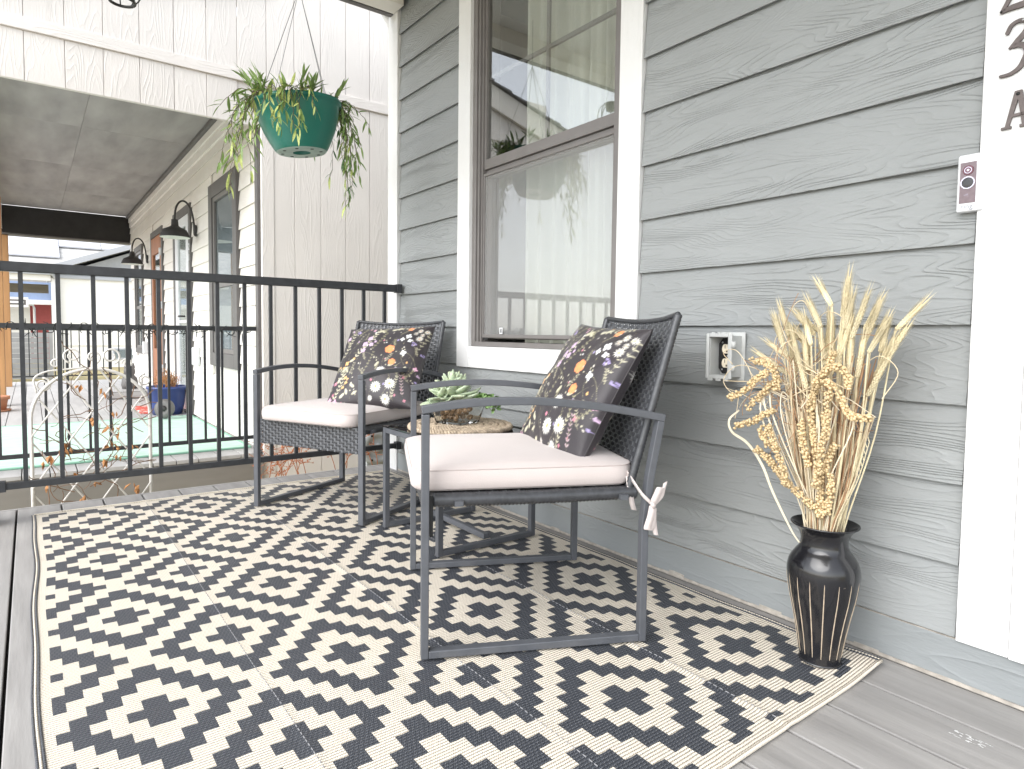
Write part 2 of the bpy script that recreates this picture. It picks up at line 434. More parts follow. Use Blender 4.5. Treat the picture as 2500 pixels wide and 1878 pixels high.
class MB:
    def __init__(self):
        self.v, self.f, self.m = [], [], []

    def add(self, vs, fs, mi=0):
        n = len(self.v)
        self.v.extend([tuple(p) for p in vs])
        self.f.extend([tuple(i + n for i in f) for f in fs])
        self.m.extend([mi] * len(fs))
        return self

    def box(self, a, b, mi=0):
        x0, y0, z0 = [min(p, q) for p, q in zip(a, b)]
        x1, y1, z1 = [max(p, q) for p, q in zip(a, b)]
        return self.add([(x0, y0, z0), (x1, y0, z0), (x1, y1, z0), (x0, y1, z0), (x0, y0, z1), (x1, y0, z1), (x1, y1, z1), (x0, y1, z1)],
                        [(3, 2, 1, 0), (4, 5, 6, 7), (0, 1, 5, 4), (1, 2, 6, 5), (2, 3, 7, 6), (3, 0, 4, 7)], mi)

    def hexa(self, p8, mi=0):
        return self.add(p8, [(3, 2, 1, 0), (4, 5, 6, 7), (0, 1, 5, 4), (1, 2, 6, 5), (2, 3, 7, 6), (3, 0, 4, 7)], mi)

    def prism(self, poly, axis, a, b, mi=0):
        """polygon (2D) extruded along an axis from a to b"""
        n = len(poly)

        def P(q, t):
            if axis == 'X': return (t, q[0], q[1])
            if axis == 'Y': return (q[0], t, q[1])
            return (q[0], q[1], t)
        vs = [P(q, a) for q in poly] + [P(q, b) for q in poly]
        fs = [tuple(range(n))[::-1], tuple(range(n, 2 * n))] + [(i, (i + 1) % n, n + (i + 1) % n, n + i) for i in range(n)]
        return self.add(vs, fs, mi)

    def tube(self, pts, r, n=8, mi=0, closed=False, cap=True):
        pts = [Vector(p) for p in pts]
        m = len(pts)
        rad = r if isinstance(r, (list, tuple)) else [r] * m
        up = None
        vs = []
        for i, p in enumerate(pts):
            if closed:
                t = pts[(i + 1) % m] - pts[i - 1]
            else:
                t = pts[min(i + 1, m - 1)] - pts[max(i - 1, 0)]
            if t.length < 1e-9:
                t = Vector((0, 0, 1))
            t.normalize()
            if up is None:
                up = Vector((0, 0, 1)) if abs(t.z) < 0.9 else Vector((1, 0, 0))
            a = (up - t * up.dot(t))
            if a.length < 1e-6:
                a = t.orthogonal()
            a.normalize()
            up = a
            b = t.cross(a)
            for k in range(n):
                an = 2 * math.pi * k / n
                vs.append(p + (a * math.cos(an) + b * math.sin(an)) * rad[i])
        fs = []
        for i in range(m if closed else m - 1):
            j = (i + 1) % m
            for k in range(n):
                l = (k + 1) % n
                fs.append((i * n + k, i * n + l, j * n + l, j * n + k))
        if cap and not closed:
            fs.append(tuple(range(n))[::-1])
            fs.append(tuple(range((m - 1) * n, m * n)))
        return self.add(vs, fs, mi)

    def rsweep(self, pts, side, w, t, mi=0):
        """rectangular bar along a curve lying in the plane across `side`"""
        pts = [Vector(p) for p in pts]
        side = Vector(side).normalized()
        vs = []
        m = len(pts)
        for i, p in enumerate(pts):
            if 0 < i < m - 1:
                d0 = (p - pts[i - 1]).normalized(); d1 = (pts[i + 1] - p).normalized()
                d = (d0 + d1).normalized()
                k = 1 / max(0.5, d.dot(d0))
            else:
                d = ((pts[1] - pts[0]) if i == 0 else (pts[-1] - pts[-2])).normalized(); k = 1
            nn = side.cross(d).normalized() * k
            for a, b in ((-1, -1), (1, -1), (1, 1), (-1, 1)):
                vs.append(p + side * (a * w / 2) + nn * (b * t / 2))
        fs = []
        for i in range(m - 1):
            for k in range(4):
                l = (k + 1) % 4
                fs.append((i * 4 + k, i * 4 + l, i * 4 + 4 + l, i * 4 + 4 + k))
        fs.append((3, 2, 1, 0)); e = (m - 1) * 4; fs.append((e, e + 1, e + 2, e + 3))
        return self.add(vs, fs, mi)

    def lathe(self, prof, n=32, c=(0, 0, 0), mi=0, capb=False, capt=False):
        vs = []
        for r, z in prof:
            for k in range(n):
                a = 2 * math.pi * k / n
                vs.append((c[0] + r * math.cos(a), c[1] + r * math.sin(a), c[2] + z))
        fs = []
        for i in range(len(prof) - 1):
            for k in range(n):
                l = (k + 1) % n
                fs.append((i * n + k, i * n + l, i * n + n + l, i * n + n + k))
        if capb: fs.append(tuple(range(n))[::-1])
        if capt: fs.append(tuple(range((len(prof) - 1) * n, len(prof) * n)))
        return self.add(vs, fs, mi)

    def ribbon(self, pts, widths, wdir, mi=0):
        vs = []
        for i, p in enumerate(pts):
            w = widths[i] if isinstance(widths, (list, tuple)) else widths
            d = wdir[i] if isinstance(wdir, list) else wdir
            vs.append(Vector(p) - Vector(d) * w / 2); vs.append(Vector(p) + Vector(d) * w / 2)
        return self.add(vs, [(2 * i, 2 * i + 1, 2 * i + 3, 2 * i + 2) for i in range(len(pts) - 1)], mi)

    def mesh(self, name, mats, smooth=False):
        me = bpy.data.meshes.new(name)
        me.from_pydata(self.v, [], self.f)
        for x in (mats if isinstance(mats, (list, tuple)) else [mats]):
            me.materials.append(MATS[x])
        if any(self.m):
            me.polygons.foreach_set('material_index', self.m)
        if smooth:
            me.polygons.foreach_set('use_smooth', [True] * len(self.f))
        me.update()
        return me

    def build(self, name, mats, parent=None, smooth=False, bevel=0.0, world=False, seg=2, angle=None, recalc=False):
        if world and parent is not None:
            Mi = children_inv(parent)
            self.v = [tuple(Mi @ Vector(p)) for p in self.v]
        me = self.mesh(name, mats, smooth)
        if recalc:
            bm = bmesh.new(); bm.from_mesh(me); bmesh.ops.recalc_face_normals(bm, faces=bm.faces); bm.to_mesh(me); bm.free()
        o = bpy.data.objects.new(name, me)
        COL.objects.link(o)
        if parent is not None:
            o.parent = parent
        if bevel:
            b = o.modifiers.new('bevel', 'BEVEL'); b.width = bevel; b.segments = seg; b.limit_method = 'ANGLE'; b.angle_limit = R_(40)
        return o


def tag(o, label=None, cat=None, group=None, kind=None):
    if label: o['label'] = label
    if cat: o['category'] = cat
    if group: o['group'] = group
    if kind: o['kind'] = kind
    return o


def thing(name, label, cat, loc=(0, 0, 0), rotz=0.0, group=None):
    o = bpy.data.objects.new(name, None)
    COL.objects.link(o)
    o.empty_display_size = 0.1
    o.location = loc
    o.rotation_euler = (0, 0, rotz)
    return tag(o, label, cat, group)


def inst(name, me, parent, loc=(0, 0, 0), rot=(0, 0, 0), scale=(1, 1, 1)):
    o = bpy.data.objects.new(name, me)
    COL.objects.link(o)
    o.parent = parent
    o.location = loc
    o.rotation_euler = rot
    o.scale = scale
    return o


def bez(p0, p1, p2, p3=None, n=12):
    out = []
    for i in range(n + 1):
        t = i / n
        if p3 is None:
            out.append(Vector(p0) * (1 - t) ** 2 + Vector(p1) * 2 * t * (1 - t) + Vector(p2) * t * t)
        else:
            out.append(Vector(p0) * (1 - t) ** 3 + Vector(p1) * 3 * t * (1 - t) ** 2 + Vector(p2) * 3 * t * t * (1 - t) + Vector(p3) * t ** 3)
    return out


def spline(pts, n=6):
    """Catmull-Rom through points"""
    P = [Vector(p) for p in pts]
    P = [P[0] * 2 - P[1]] + P + [P[-1] * 2 - P[-2]]
    out = []
    for i in range(1, len(P) - 2):
        for k in range(n):
            t = k / n
            a, b, c, d = P[i - 1], P[i], P[i + 1], P[i + 2]
            out.append(0.5 * ((2 * b) + (c - a) * t + (2 * a - 5 * b + 4 * c - d) * t * t + (3 * b - a - 3 * c + d) * t ** 3))
    out.append(P[-2])
    return out


def rnd(a, b):
    return random.uniform(a, b)


YW = 1.675     # face of the grey siding

# ================================================================== GROUND
g = MB(); g.add([(-300, -300, -0.46), (300, -300, -0.46), (300, 300, -0.46), (-300, 300, -0.46)], [(0, 1, 2, 3)])
tag(g.build('ground', 'dry_lawn'), kind='structure')

g = MB(); g.box((-22, -4.2, -0.455), (12, -0.75, -0.44)); tag(g.build('bounce_path', 'bounce_concrete'), kind='structure')  # unseen walkway, added and kept pale to bounce light into the porch

# ================================================================== OUR DECK
deck = MB()
deck.box((-3.40, -0.36, -0.40), (0.95, 1.69, -0.055))
DECK = tag(deck.build('deck', 'dark_fill'), kind='structure')
PITCH, SEAM0 = 0.1565, -0.062
for k in range(-2, 12):
    y0 = SEAM0 + k * PITCH + 0.0035
    y1 = SEAM0 + (k + 1) * PITCH - 0.0035
    y1 = min(y1, 1.70)
    if y0 > 1.69:
        continue
    MB().box((-3.425, y0, -0.026), (0.97, y1, 0.0)).build('plank', 'deck_board', DECK, bevel=0.0025)
MB().box((-3.447, -0.36, -0.24), (-3.4275, 1.70, 0.001)).build('rim_board', 'deck_board', DECK, bevel=0.002)
MB().box((-3.42, -0.385, -0.24), (0.97, -0.363, 0.001)).build('rim_board', 'deck_board', DECK, bevel=0.002)

sc_ = MB(); random.seed(77)
for k in range(26):
    x, y = -0.425 + rnd(-.03, .03), 1.452 + rnd(-.012, .012)
    l, w = rnd(.004, .014), rnd(.0008, .002)
    sc_.add([(x, y, .0006), (x + l, y + rnd(-.002, .002), .0006), (x + l * .9, y + w, .0006), (x + l * .2, y + w * 1.3, .0006)], [(0, 1, 2, 3)])
tag(sc_.build('paint_scuff', 'trim_white', DECK), kind='stuff')

# ================================================================== OUR HOUSE: wall, boards, trim, window, porch roof
house = thing('house', 'house front with grey lap siding, white trim and a porch roof', 'house', (-1.2, 1.70, -0.40))
# sheathing around the window opening
WX0, WX1, WZ0, WZ1 = -2.525, -1.5845, 0.721, 2.42      # opening inside the white trim
wall = MB()
wall.box((-3.30, 1.688, -0.4), (WX0, 1.80, 3.3))
wall.box((WX1, 1.688, -0.4), (1.15, 1.80, 3.3))
wall.box((WX0, 1.688, -0.4), (WX1, 1.80, WZ0))
wall.box((WX0, 1.688, WZ1), (WX1, 1.80, 3.3))
wall.build('wall', 'siding_grey', house, world=True)
rows = [0.1065, 0.271, 0.4539, 0.6326, 0.8121, 0.9902, 1.1672, 1.3472, 1.5236, 1.702, 1.880, 2.058, 2.236, 2.414, 2.592]
TL, TR = -2.6265, -1.4830   # outer edges of the window trim


def lap(x0, x1, z0, z1, name='siding_board', m='siding_grey', par=None, yb=YW):
    # profile: thick lower edge proud of the board below, top tucked under the next
    pr = [(yb - 0.016, z0), (yb - 0.0005, z1 + 0.012), (yb + 0.0085, z1 + 0.012), (yb + 0.0085, z0 + 0.016), (yb - 0.004, z0 + 0.014), (yb - 0.007, z0 + 0.002)]
    MB().prism(pr, 'X', x0, x1).build(name, m, par, world=True, bevel=0.0015, recalc=True)


for i in range(len(rows) - 1):
    z0, z1 = rows[i], rows[i + 1]
    if z1 < 0.621 + 0.02:
        lap(-3.2475, -0.519, z0, z1, par=house)
    elif z0 > 2.52:
        lap(-3.2475, -0.519, z0, z1, par=house)
    else:
        if z0 < 0.6213:
            lap(-3.2475, -0.519, z0, 0.6213 - 0.014, par=house)
        lap(-3.2475, TL - 0.004, z0, z1, par=house)
        lap(TR + 0.004, -0.519, z0, z1, par=house)
MB().box((-3.362, 1.801, -0.4), (-3.255, 6.0, 3.3)).build('side_wall', 'siding_grey', house, world=True)
# skirting board with its bead of old caulk
MB().box((-3.245, 1.655, 0.010), (1.1, 1.687, 0.1045)).build('base_trim', 'base_trim', house, world=True, bevel=0.002)
c = MB(); x = -3.24
random.seed(3)
while x < 1.2:
    w = rnd(0.02, 0.06); h = rnd(0.0, 0.002) if random.random() < 0.85 else rnd(0.004, 0.010)
    c.hexa([(x, 1.6535, 0.0022), (x + w, 1.6535, 0.0022), (x + w, 1.6565, 0.0022), (x, 1.6565, 0.0022),
            (x, 1.6538, 0.010 + h), (x + w, 1.6538, 0.010 + h * rnd(.6, 1.2)), (x + w, 1.6565, 0.010 + h), (x, 1.6565, 0.010 + h)])
    x += w
c.build('caulk_line', 'caulk', house, world=True)
c = MB(); x = -3.24
while x < -0.53:
    w = rnd(0.05, 0.15)
    c.box((x, 1.6560, 0.1046), (x + w, 1.668, 0.1046 + rnd(0.0004, 0.0014)))
    x += w
c.build('caulk_line', 'caulk', house, world=True)
# corner board, door casing
MB().box((-3.362, 1.650, -0.4), (-3.2485, 1.80, 2.60)).build('corner_board', 'trim_white', house, world=True, bevel=0.002)
MB().box((-0.5143, 1.648, 0.1047), (-0.418, 1.70, 2.60)).build('door_casing', 'trim_white', house, world=True, bevel=0.002)
MB().box((-0.4165, 1.643, 0.1047), (-0.30, 1.70, 2.60)).build('door_casing', 'trim_white', house, world=True, bevel=0.002)
MB().box((-0.298, 1.70, 0.1047), (0.62, 1.74, 2.2)).build('door', 'trim_white', house, world=True, bevel=0.002)

# window ------------------------------------------------------------
win = MB()
win.box((WX0, 1.672, WZ0 + 0.0005), (WX0 + 0.030, 1.79, WZ1))
win.box((WX1 - 0.030, 1.672, WZ0 + 0.0005), (WX1, 1.79, WZ1))
win.box((WX0 + 0.030, 1.672, WZ1 - 0.03), (WX1 - 0.030, 1.79, WZ1))
win.box((WX0 + 0.030, 1.672, WZ0 + 0.0005), (WX1 - 0.030, 1.79, WZ0 + 0.022))
window = win.build('window', 'window_bronze', house, world=True, bevel=0.0015)
for (a, b) in (((TL, 1.654, 0.6213), (WX0 - 0.0005, 1.69, 2.52)), ((WX1 + 0.0005, 1.654, 0.6213), (TR, 1.69, 2.52))):
    MB().box(a, b).build('casing', 'trim_white', window, world=True, bevel=0.002)
MB().box((WX0, 1.6545, 0.6213), (WX1, 1.69, WZ0 - 0.0005)).build('casing', 'trim_white_x', window, world=True, bevel=0.002)
MB().box((WX0, 1.6545, WZ1 + 0.0005), (WX1, 1.69, 2.52)).build('casing', 'trim_white_x', window, world=True, bevel=0.002)


def ring(x0, x1, z0, z1, y0, y1, wl, wr, wb, wt):
    m = MB()
    m.box((x0, y0, z0), (x0 + wl, y1, z1)); m.box((x1 - wr, y0, z0), (x1, y1, z1))
    m.box((x0 + wl, y0, z0), (x1 - wr, y1, z0 + wb)); m.box((x0 + wl, y0, z1 - wt), (x1 - wr, y1, z1))
    return m


gx0, gx1 = -2.455, -1.637
jl, jr = WX0 + 0.031, WX1 - 0.031
# stepped jamb liners
for a0, a1, y in ((jl, jl + 0.014, 1.680), (jl + 0.0143, jl + 0.026, 1.690), (jr - 0.014, jr, 1.680), (jr - 0.026, jr - 0.0143, 1.690)):
    MB().box((a0, y, WZ0 + 0.022), (a1, 1.785, WZ1 - 0.031)).build('jamb_liner', 'window_bronze', window, world=True, bevel=0.001)
ring(gx0 - 0.014, gx1 + 0.014, 1.535, WZ1 - 0.032, 1.699, 1.735, 0.013, 0.013, 0.045, 0.02).build('sash', 'window_bronze', window, world=True, bevel=0.0015)
ring(gx0 - 0.0145, gx1 + 0.0145, 0.757, 1.5345, 1.712, 1.76, 0.013, 0.013, 0.02, 0.034).build('sash', 'window_bronze', window, world=True, bevel=0.0015)
MB().box((gx0, 1.712, 1.581), (gx1, 1.7135, WZ1 - 0.05)).build('pane', 'pane_glass', window, world=True)
MB().box((gx0, 1.735, 0.778), (gx1, 1.7365, 1.500)).build('pane', 'pane_glass', window, world=True)
MB().box((-2.054, 1.716, 1.581), (-2.038, 1.727, 2.39)).build('muntin', 'window_bronze', window, world=True)
MB().box((gx0, 1.7155, 1.942), (-2.055, 1.7275, 1.958)).box((-2.037, 1.7155, 1.942), (gx1, 1.7275, 1.958)).build('muntin', 'window_bronze', window, world=True)
ring(gx0 - 0.012, gx1 + 0.012, 0.762, 1.515, 1.694, 1.706, 0.010, 0.010, 0.016, 0.012).build('screen_frame', 'window_bronze', window, world=True, bevel=0.001)
MB().add([(gx0 - 0.003, 1.700, 0.777), (gx1 + 0.003, 1.700, 0.777), (gx1 + 0.003, 1.700, 1.505), (gx0 - 0.003, 1.700, 1.505)], [(0, 1, 2, 3)]).build('insect_screen', 'insect_screen', window, world=True)
t = ring(-2.325, -2.303, 0.780, 0.808, 1.691, 1.6935, 0.005, 0.005, 0.005, 0.005); t.build('pull_tab', 'bell_white', window, world=True)
MB().box((-2.44, 1.684, 0.752), (-2.405, 1.69, 0.76)).build('weep_cover', 'gasket', window, world=True)

# room behind the window
rm = MB()
rm.box((-3.2, 1.81, -0.05), (-0.6, 3.6, 0.0)); rm.box((-3.2, 1.81, 2.7), (-0.6, 3.6, 2.75)); rm.box((-3.2, 3.6, 0), (-0.6, 3.65, 2.7))
rm.box((-3.25, 1.81, 0), (-3.2, 3.6, 2.7)); rm.box((-0.6, 1.81, 0), (-0.55, 3.6, 2.7))
tag(rm.build('room', 'room_wall'), kind='structure')


def curtain(x0, x1, lab, y=1.93):
    n = int((x1 - x0) / 0.006)
    vs = []
    zs = [0.05, 0.8, 1.6, 2.45]
    ph = rnd(0, 6)
    for z in zs:
        for i in range(n + 1):
            x = x0 + (x1 - x0) * i / n
            w = 0.022 * math.sin(x * 62 + ph + 0.5 * math.sin(x * 17)) + 0.012 * math.sin(x * 131 + 1.3 + z * .3)
            vs.append((x, y + w * (0.75 + 0.1 * z), z))
    fs = [(j * (n + 1) + i, j * (n + 1) + i + 1, (j + 1) * (n + 1) + i + 1, (j + 1) * (n + 1) + i) for j in range(len(zs) - 1) for i in range(n)]
    o = MB().add(vs, fs).build('curtain', 'curtain', smooth=True)
    tag(o, lab, 'curtain')


curtain(-2.30, -1.45, 'pale pleated curtain hanging behind the grey wall window', 1.83)

# porch roof: ceiling, beams, post
ceil = MB().box((-3.30, -0.30, 2.62), (0.85, 1.66, 2.66))
ceil.build('porch_ceiling', 'porch_ceiling', house, world=True)
MB().box((-3.29, -0.30, 2.535), (-3.17, 1.648, 2.619)).build('end_beam', 'trim_cream', house, world=True, bevel=0.002)
MB().box((-3.168, 1.60, 2.56), (0.8, 1.648, 2.619)).build('frieze_board', 'trim_cream', house, world=True, bevel=0.002)
MB().box((-3.165, -0.30, 2.53), (0.8, -0.18, 2.619)).build('front_beam', 'trim_cream', house, world=True, bevel=0.002)
MB().box((-3.335, -0.42, 2.535), (-3.301, 1.80, 2.80)).build('fascia', 'trim_dark', house, world=True)
MB().hexa([(-3.36, -0.45, 2.665), (0.95, -0.45, 2.665), (0.95, 1.9, 3.25), (-3.36, 1.9, 3.25), (-3.36, -0.45, 2.72), (0.95, -0.45, 2.72), (0.95, 1.9, 3.32), (-3.36, 1.9, 3.32)]).build('roof', 'shingle_dark', house, world=True)
MB().box((-3.28, -0.27, -0.4), (-3.16, -0.15, 2.535)).build('porch_post', 'cedar', house, world=True, bevel=0.004)

# downspout at the house corner
dsp = thing('downspout', 'white downspout running down beside the white corner board', 'downspout', (-3.388, 1.70, -0.42))
MB().tube([(-3.388, 1.70, -0.42), (-3.388, 1.70, 2.47), (-3.388, 1.68, 2.53), (-3.372, 1.62, 2.58)], 0.0235, 14).build('pipe', 'pipe_white', dsp, smooth=True, world=True)
MB().lathe([(0.0238, 0), (0.027, 0.002), (0.027, 0.018), (0.0238, 0.02)], 16, (-3.388, 1.70, 1.85)).build('coupling', 'pipe_white', dsp, smooth=True, world=True)

# ================================================================== OUR RAILING
RX = -3.20
rail = thing('railing', 'black metal porch railing with square balusters behind the chairs', 'railing', (RX, 0.8, 0.0))
MB().box((RX - 0.019, -0.118, 1.003), (RX + 0.019, 1.6485, 1.042)).build('top_rail', 'rail_black', rail, world=True, bevel=0.003)
MB().box((RX - 0.0125, -0.118, 0.138), (RX + 0.0125, 1.6485, 0.165)).build('bottom_rail', 'rail_black', rail, world=True, bevel=0.002)
bal = MB().box((-0.008, -0.008, 0.0), (0.008, 0.008, 0.8375)).mesh('baluster', 'rail_black')
for k in range(0, 14):
    y = 0.004 - 0.03 + 0.1213 * k
    inst('baluster', bal, rail, (0, y - 0.8, 0.1652))
for y0, y1 in ((-0.15, -0.090), (1.618, 1.649)):
    MB().box((RX - 0.023, y0, 0.999), (RX + 0.023, y1, 1.046)).build('bracket', 'rail_black', rail, world=True, bevel=0.002)
    MB().box((RX - 0.019, y0, 0.131), (RX + 0.019, y1, 0.172)).build('bracket', 'rail_black', rail, world=True, bevel=0.002)

# ================================================================== NEIGHBOUR'S HOUSE
XS, YN, ZD = -4.87, 1.376, -0.117
nb = thing('neighbour_house', 'cream neighbouring house with lap siding, covered porch and dark trim', 'house', (-8.5, 1.5, -0.46))
# side wall: vertical grooved boards, in three zones (above the porch, below the band, house corner down to the ground)
gro = [0.0084 - 0.2018 * 3 + 0.2018 * k for k in range(0, 30)]
for i in range(len(gro) - 1):
    y0, y1 = gro[i] + 0.0017, gro[i + 1] - 0.0017
    off = rnd(-0.0012, 0.0012)
    top = 4.2 if y0 > 0.9 else 3.0 + 0.29 * y0 - 0.01
    MB().box((XS - 0.0085, y0, 2.634), (XS + off, y1, top)).build('side_board', 'board_cream', nb, world=True, bevel=0.0025)
    if y1 < YN + 0.02:
        MB().box((XS - 0.0085, y0, 2.262), (XS + off, y1, 2.556)).build('side_board', 'board_cream', nb, world=True, bevel=0.0025)
    elif y0 >= 1.40:
        MB().box((XS - 0.0085, max(y0, 1.468), -0.44), (XS + off, y1, 2.556)).build('side_board', 'board_cream', nb, world=True, bevel=0.0025)
back = MB()
back.box((XS - 0.035, -0.66, 2.264), (XS - 0.009, 5.25, 3.0)); back.box((XS - 0.10, YN + 0.03, -0.46), (XS - 0.009, 5.25, 4.2))
back.build('wall', 'board_cream', nb, world=True)
MB().box((XS - 0.0085, -0.64, 2.5565), (XS + 0.014, 5.24, 2.6335)).build('band_board', 'board_cream_x', nb, world=True, bevel=0.003)
MB().box((XS - 0.03, YN + 0.003, -0.44), (XS + 0.006, YN + 0.0915, 2.556)).build('corner_board', 'board_cream', nb, world=True, bevel=0.003)
# front wall (faces the porch): lap siding between openings
fw = MB().box((-12.4, YN + 0.012, -0.46), (XS - 0.11, YN + 0.12, 2.7)); fw.build('wall', 'lap_cream', nb, world=True)
MB().box((XS - 0.102, YN - 0.02, -0.12), (XS - 0.0325, YN + 0.011, 2.56)).build('corner_trim', 'trim_dark', nb, world=True, bevel=0.003)
ex = 0.1535
zr = [-0.10 + ex * k for k in range(0, 18)]
opens = [(-6.435, -5.452, 0.46, 2.10), (-8.30, -7.315, -0.12, 2.10), (-10.0, -9.07, -0.12, 2.09), (-11.69, -10.85, 0.42, 2.05)]
x_hi, x_lo = XS - 0.1035, -12.3
for i in range(len(zr) - 1):
    z0, z1 = zr[i], zr[i + 1]
    if z0 > 2.42:
        break
    spans = [(x_lo, x_hi)]
    for (a, b, c0, c1) in opens:
        if z1 > c0 + 0.03 and z0 < c1 - 0.03:
            ns = []
            for (s0, s1) in spans:
                if b <= s0 or a >= s1: ns.append((s0, s1)); continue
                if a > s0: ns.append((s0, a - 0.003))
                if b < s1: ns.append((b + 0.003, s1))
            spans = ns
    for s0, s1 in spans:
        lap(s0, s1, z0, z1, par=nb, m='lap_cream', yb=YN)
for z0, z1, yy in ((2.455, 2.535, 0.022), (2.536, 2.617, 0.034)):
    MB().box((x_lo, YN - yy, z0), (x_hi, YN + 0.011, z1)).build('frieze_board', 'lap_cream', nb, world=True, bevel=0.003)
MB().box((x_lo, YN - 0.07, 2.60), (x_hi - 0.02, YN - 0.035, 2.632)).build('ceiling_moulding', 'trim_dark', nb, world=True)


def nwindow(x0, x1, z0, z1, split, white=False, dark=0.115):
    fr = ring(x0, x1, z0, z1, YN - 0.035, YN + 0.01, dark, dark, dark, dark)
    w = fr.build('window', 'trim_dark', nb, world=True, bevel=0.003)
    a, b, c0, d0 = x0 + dark, x1 - dark, z0 + dark, z1 - dark
    m = 'bell_white' if white else 'window_bronze'
    ring(a, b, c0, d0, YN - 0.022, YN + 0.008, 0.04, 0.04, 0.04, 0.04).build('sash', m, w, world=True, bevel=0.002)
    MB().box((a + 0.04, YN - 0.020, split), (b - 0.04, YN + 0.0, split + 0.045)).build('meeting_rail', m, w, world=True, bevel=0.002)
    MB().box((a + 0.04, YN - 0.006, c0 + 0.04), (b - 0.04, YN - 0.004, split)).build('pane', 'far_glass', w, world=True)
    MB().box((a + 0.04, YN - 0.006, split + 0.045), (b - 0.04, YN - 0.004, d0 - 0.04)).build('pane', 'far_glass', w, world=True)
    MB().box((a + 0.04, YN + 0.004, c0 + 0.04), (b - 0.04, YN + 0.006, d0 - 0.04)).build('blind', 'fascia_grey' if not white else 'house_white', w, world=True)
    return w


nwindow(-6.435, -5.452, 0.46, 2.10, 1.16, dark=0.12)
nwindow(-11.69, -10.85, 0.42, 2.05, 1.10, dark=0.08)
# narrow glazed door with white frame
d1 = ring(-8.30, -7.315, -0.115, 2.10, YN - 0.03, YN + 0.01, 0.09, 0.09, 0.02, 0.09).build('door', 'trim_dark', nb, world=True, bevel=0.003)
ring(-8.205, -7.41, -0.09, 2.005, YN - 0.024, YN + 0.008, 0.16, 0.16, 0.25, 0.10).build('frame', 'bell_white', d1, world=True, bevel=0.003)
MB().box((-8.04, YN - 0.010, 0.165), (-7.575, YN - 0.008, 1.9)).build('pane', 'far_glass', d1, world=True)
MB().box((-8.04, YN + 0.002, 0.165), (-7.575, YN + 0.004, 1.9)).build('blind', 'house_white', d1, world=True)
MB().box((-8.04, YN - 0.022, 0.86), (-7.575, YN - 0.003, 0.89)).build('rail', 'bell_white', d1, world=True)
MB().tube([(-7.62, YN - 0.03, 0.93), (-7.62, YN - 0.075, 0.93), (-7.73, YN - 0.075, 0.93)], 0.010, 8).build('handle', 'lamp_black', d1, world=True, smooth=True)
# wooden screen door
d2 = ring(-10.0, -9.07, -0.115, 2.09, YN - 0.03, YN + 0.01, 0.07, 0.07, 0.02, 0.08).build('door', 'trim_dark', nb, world=True, bevel=0.003)
ring(-9.925, -9.145, -0.09, 2.0, YN - 0.028, YN + 0.0, 0.10, 0.10, 0.62, 0.22).build('frame', 'door_wood', d2, world=True, bevel=0.003)
MB().box((-9.82, YN - 0.026, 0.02), (-9.25, YN - 0.002, 0.50)).build('panel', 'door_panel', d2, world=True)
MB().box((-9.82, YN - 0.010, 0.535), (-9.25, YN - 0.008, 1.775)).build('pane', 'far_glass', d2, world=True)
MB().box((-9.82, YN + 0.0, 0.535), (-9.25, YN + 0.002, 1.775)).build('blind', 'room_wall', d2, world=True)
for z in (0.25, 1.05, 1.72):
    MB().box((-9.13, YN - 0.055, z), (-9.085, YN - 0.031, z + 0.09)).build('hinge', 'bell_white', d2, world=True)
# porch ceiling sheets, beams, posts
xs_ = [-12.3, -10.6, -8.9, -7.15, -5.9, XS - 0.11]
for i in range(len(xs_) - 1):
    for y0, y1 in ((-0.60, 0.42), (0.422, YN - 0.036)):
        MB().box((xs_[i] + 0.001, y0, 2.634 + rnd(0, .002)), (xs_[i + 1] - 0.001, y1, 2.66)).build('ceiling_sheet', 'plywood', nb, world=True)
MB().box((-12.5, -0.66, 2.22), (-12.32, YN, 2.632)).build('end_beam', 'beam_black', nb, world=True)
MB().box((-12.52, -0.66, 2.195), (-12.30, YN, 2.218)).build('beam_cap', 'trim_dark', nb, world=True)
MB().box((-12.3, -0.42, 2.27), (XS - 0.11, -0.30, 2.632)).build('front_beam', 'trim_cream', nb, world=True)
for px_ in (-9.35, -12.42):
    MB().box((px_ - 0.07, -0.375, ZD), (px_ + 0.07, -0.235, 2.268 if px_ > -12 else 2.19)).build('porch_post', 'cedar', nb, world=True, bevel=0.006)
# shed roof over the porch with its sloping rake board
def zrake(y): return 3.03 + 0.29 * y
MB().hexa([(XS + 0.012, -0.92, zrake(-0.92) - 0.20), (XS + 0.045, -0.92, zrake(-0.92) - 0.20), (XS + 0.045, 1.4, zrake(1.4) - 0.20), (XS + 0.012, 1.4, zrake(1.4) - 0.20),
           (XS + 0.012, -0.92, zrake(-0.92)), (XS + 0.045, -0.92, zrake(-0.92)), (XS + 0.045, 1.4, zrake(1.4)), (XS + 0.012, 1.4, zrake(1.4))]).build('rake_board', 'trim_cream', nb, world=True)
for k in range(12):
    y0 = -0.98 + 0.2 * k; y1 = y0 + 0.206
    h0, h1 = zrake(y0) + 0.004, zrake(y1) + 0.004
    MB().hexa([(-12.8, y0, h0 + 0.012), (XS + 0.075, y0, h0 + 0.012), (XS + 0.075, y1, h1), (-12.8, y1, h1),
               (-12.8, y0, h0 + 0.03), (XS + 0.075, y0, h0 + 0.03), (XS + 0.075, y1, h1 + 0.012), (-12.8, y1, h1 + 0.012)]).build('shingle_course', 'shingle_dark', nb, world=True)
MB().box((-12.7, -0.94, 2.60), (XS + 0.04, -0.90, 2.74)).build('fascia', 'trim_cream', nb, world=True)
# white digits down the dark casing of the glazed door


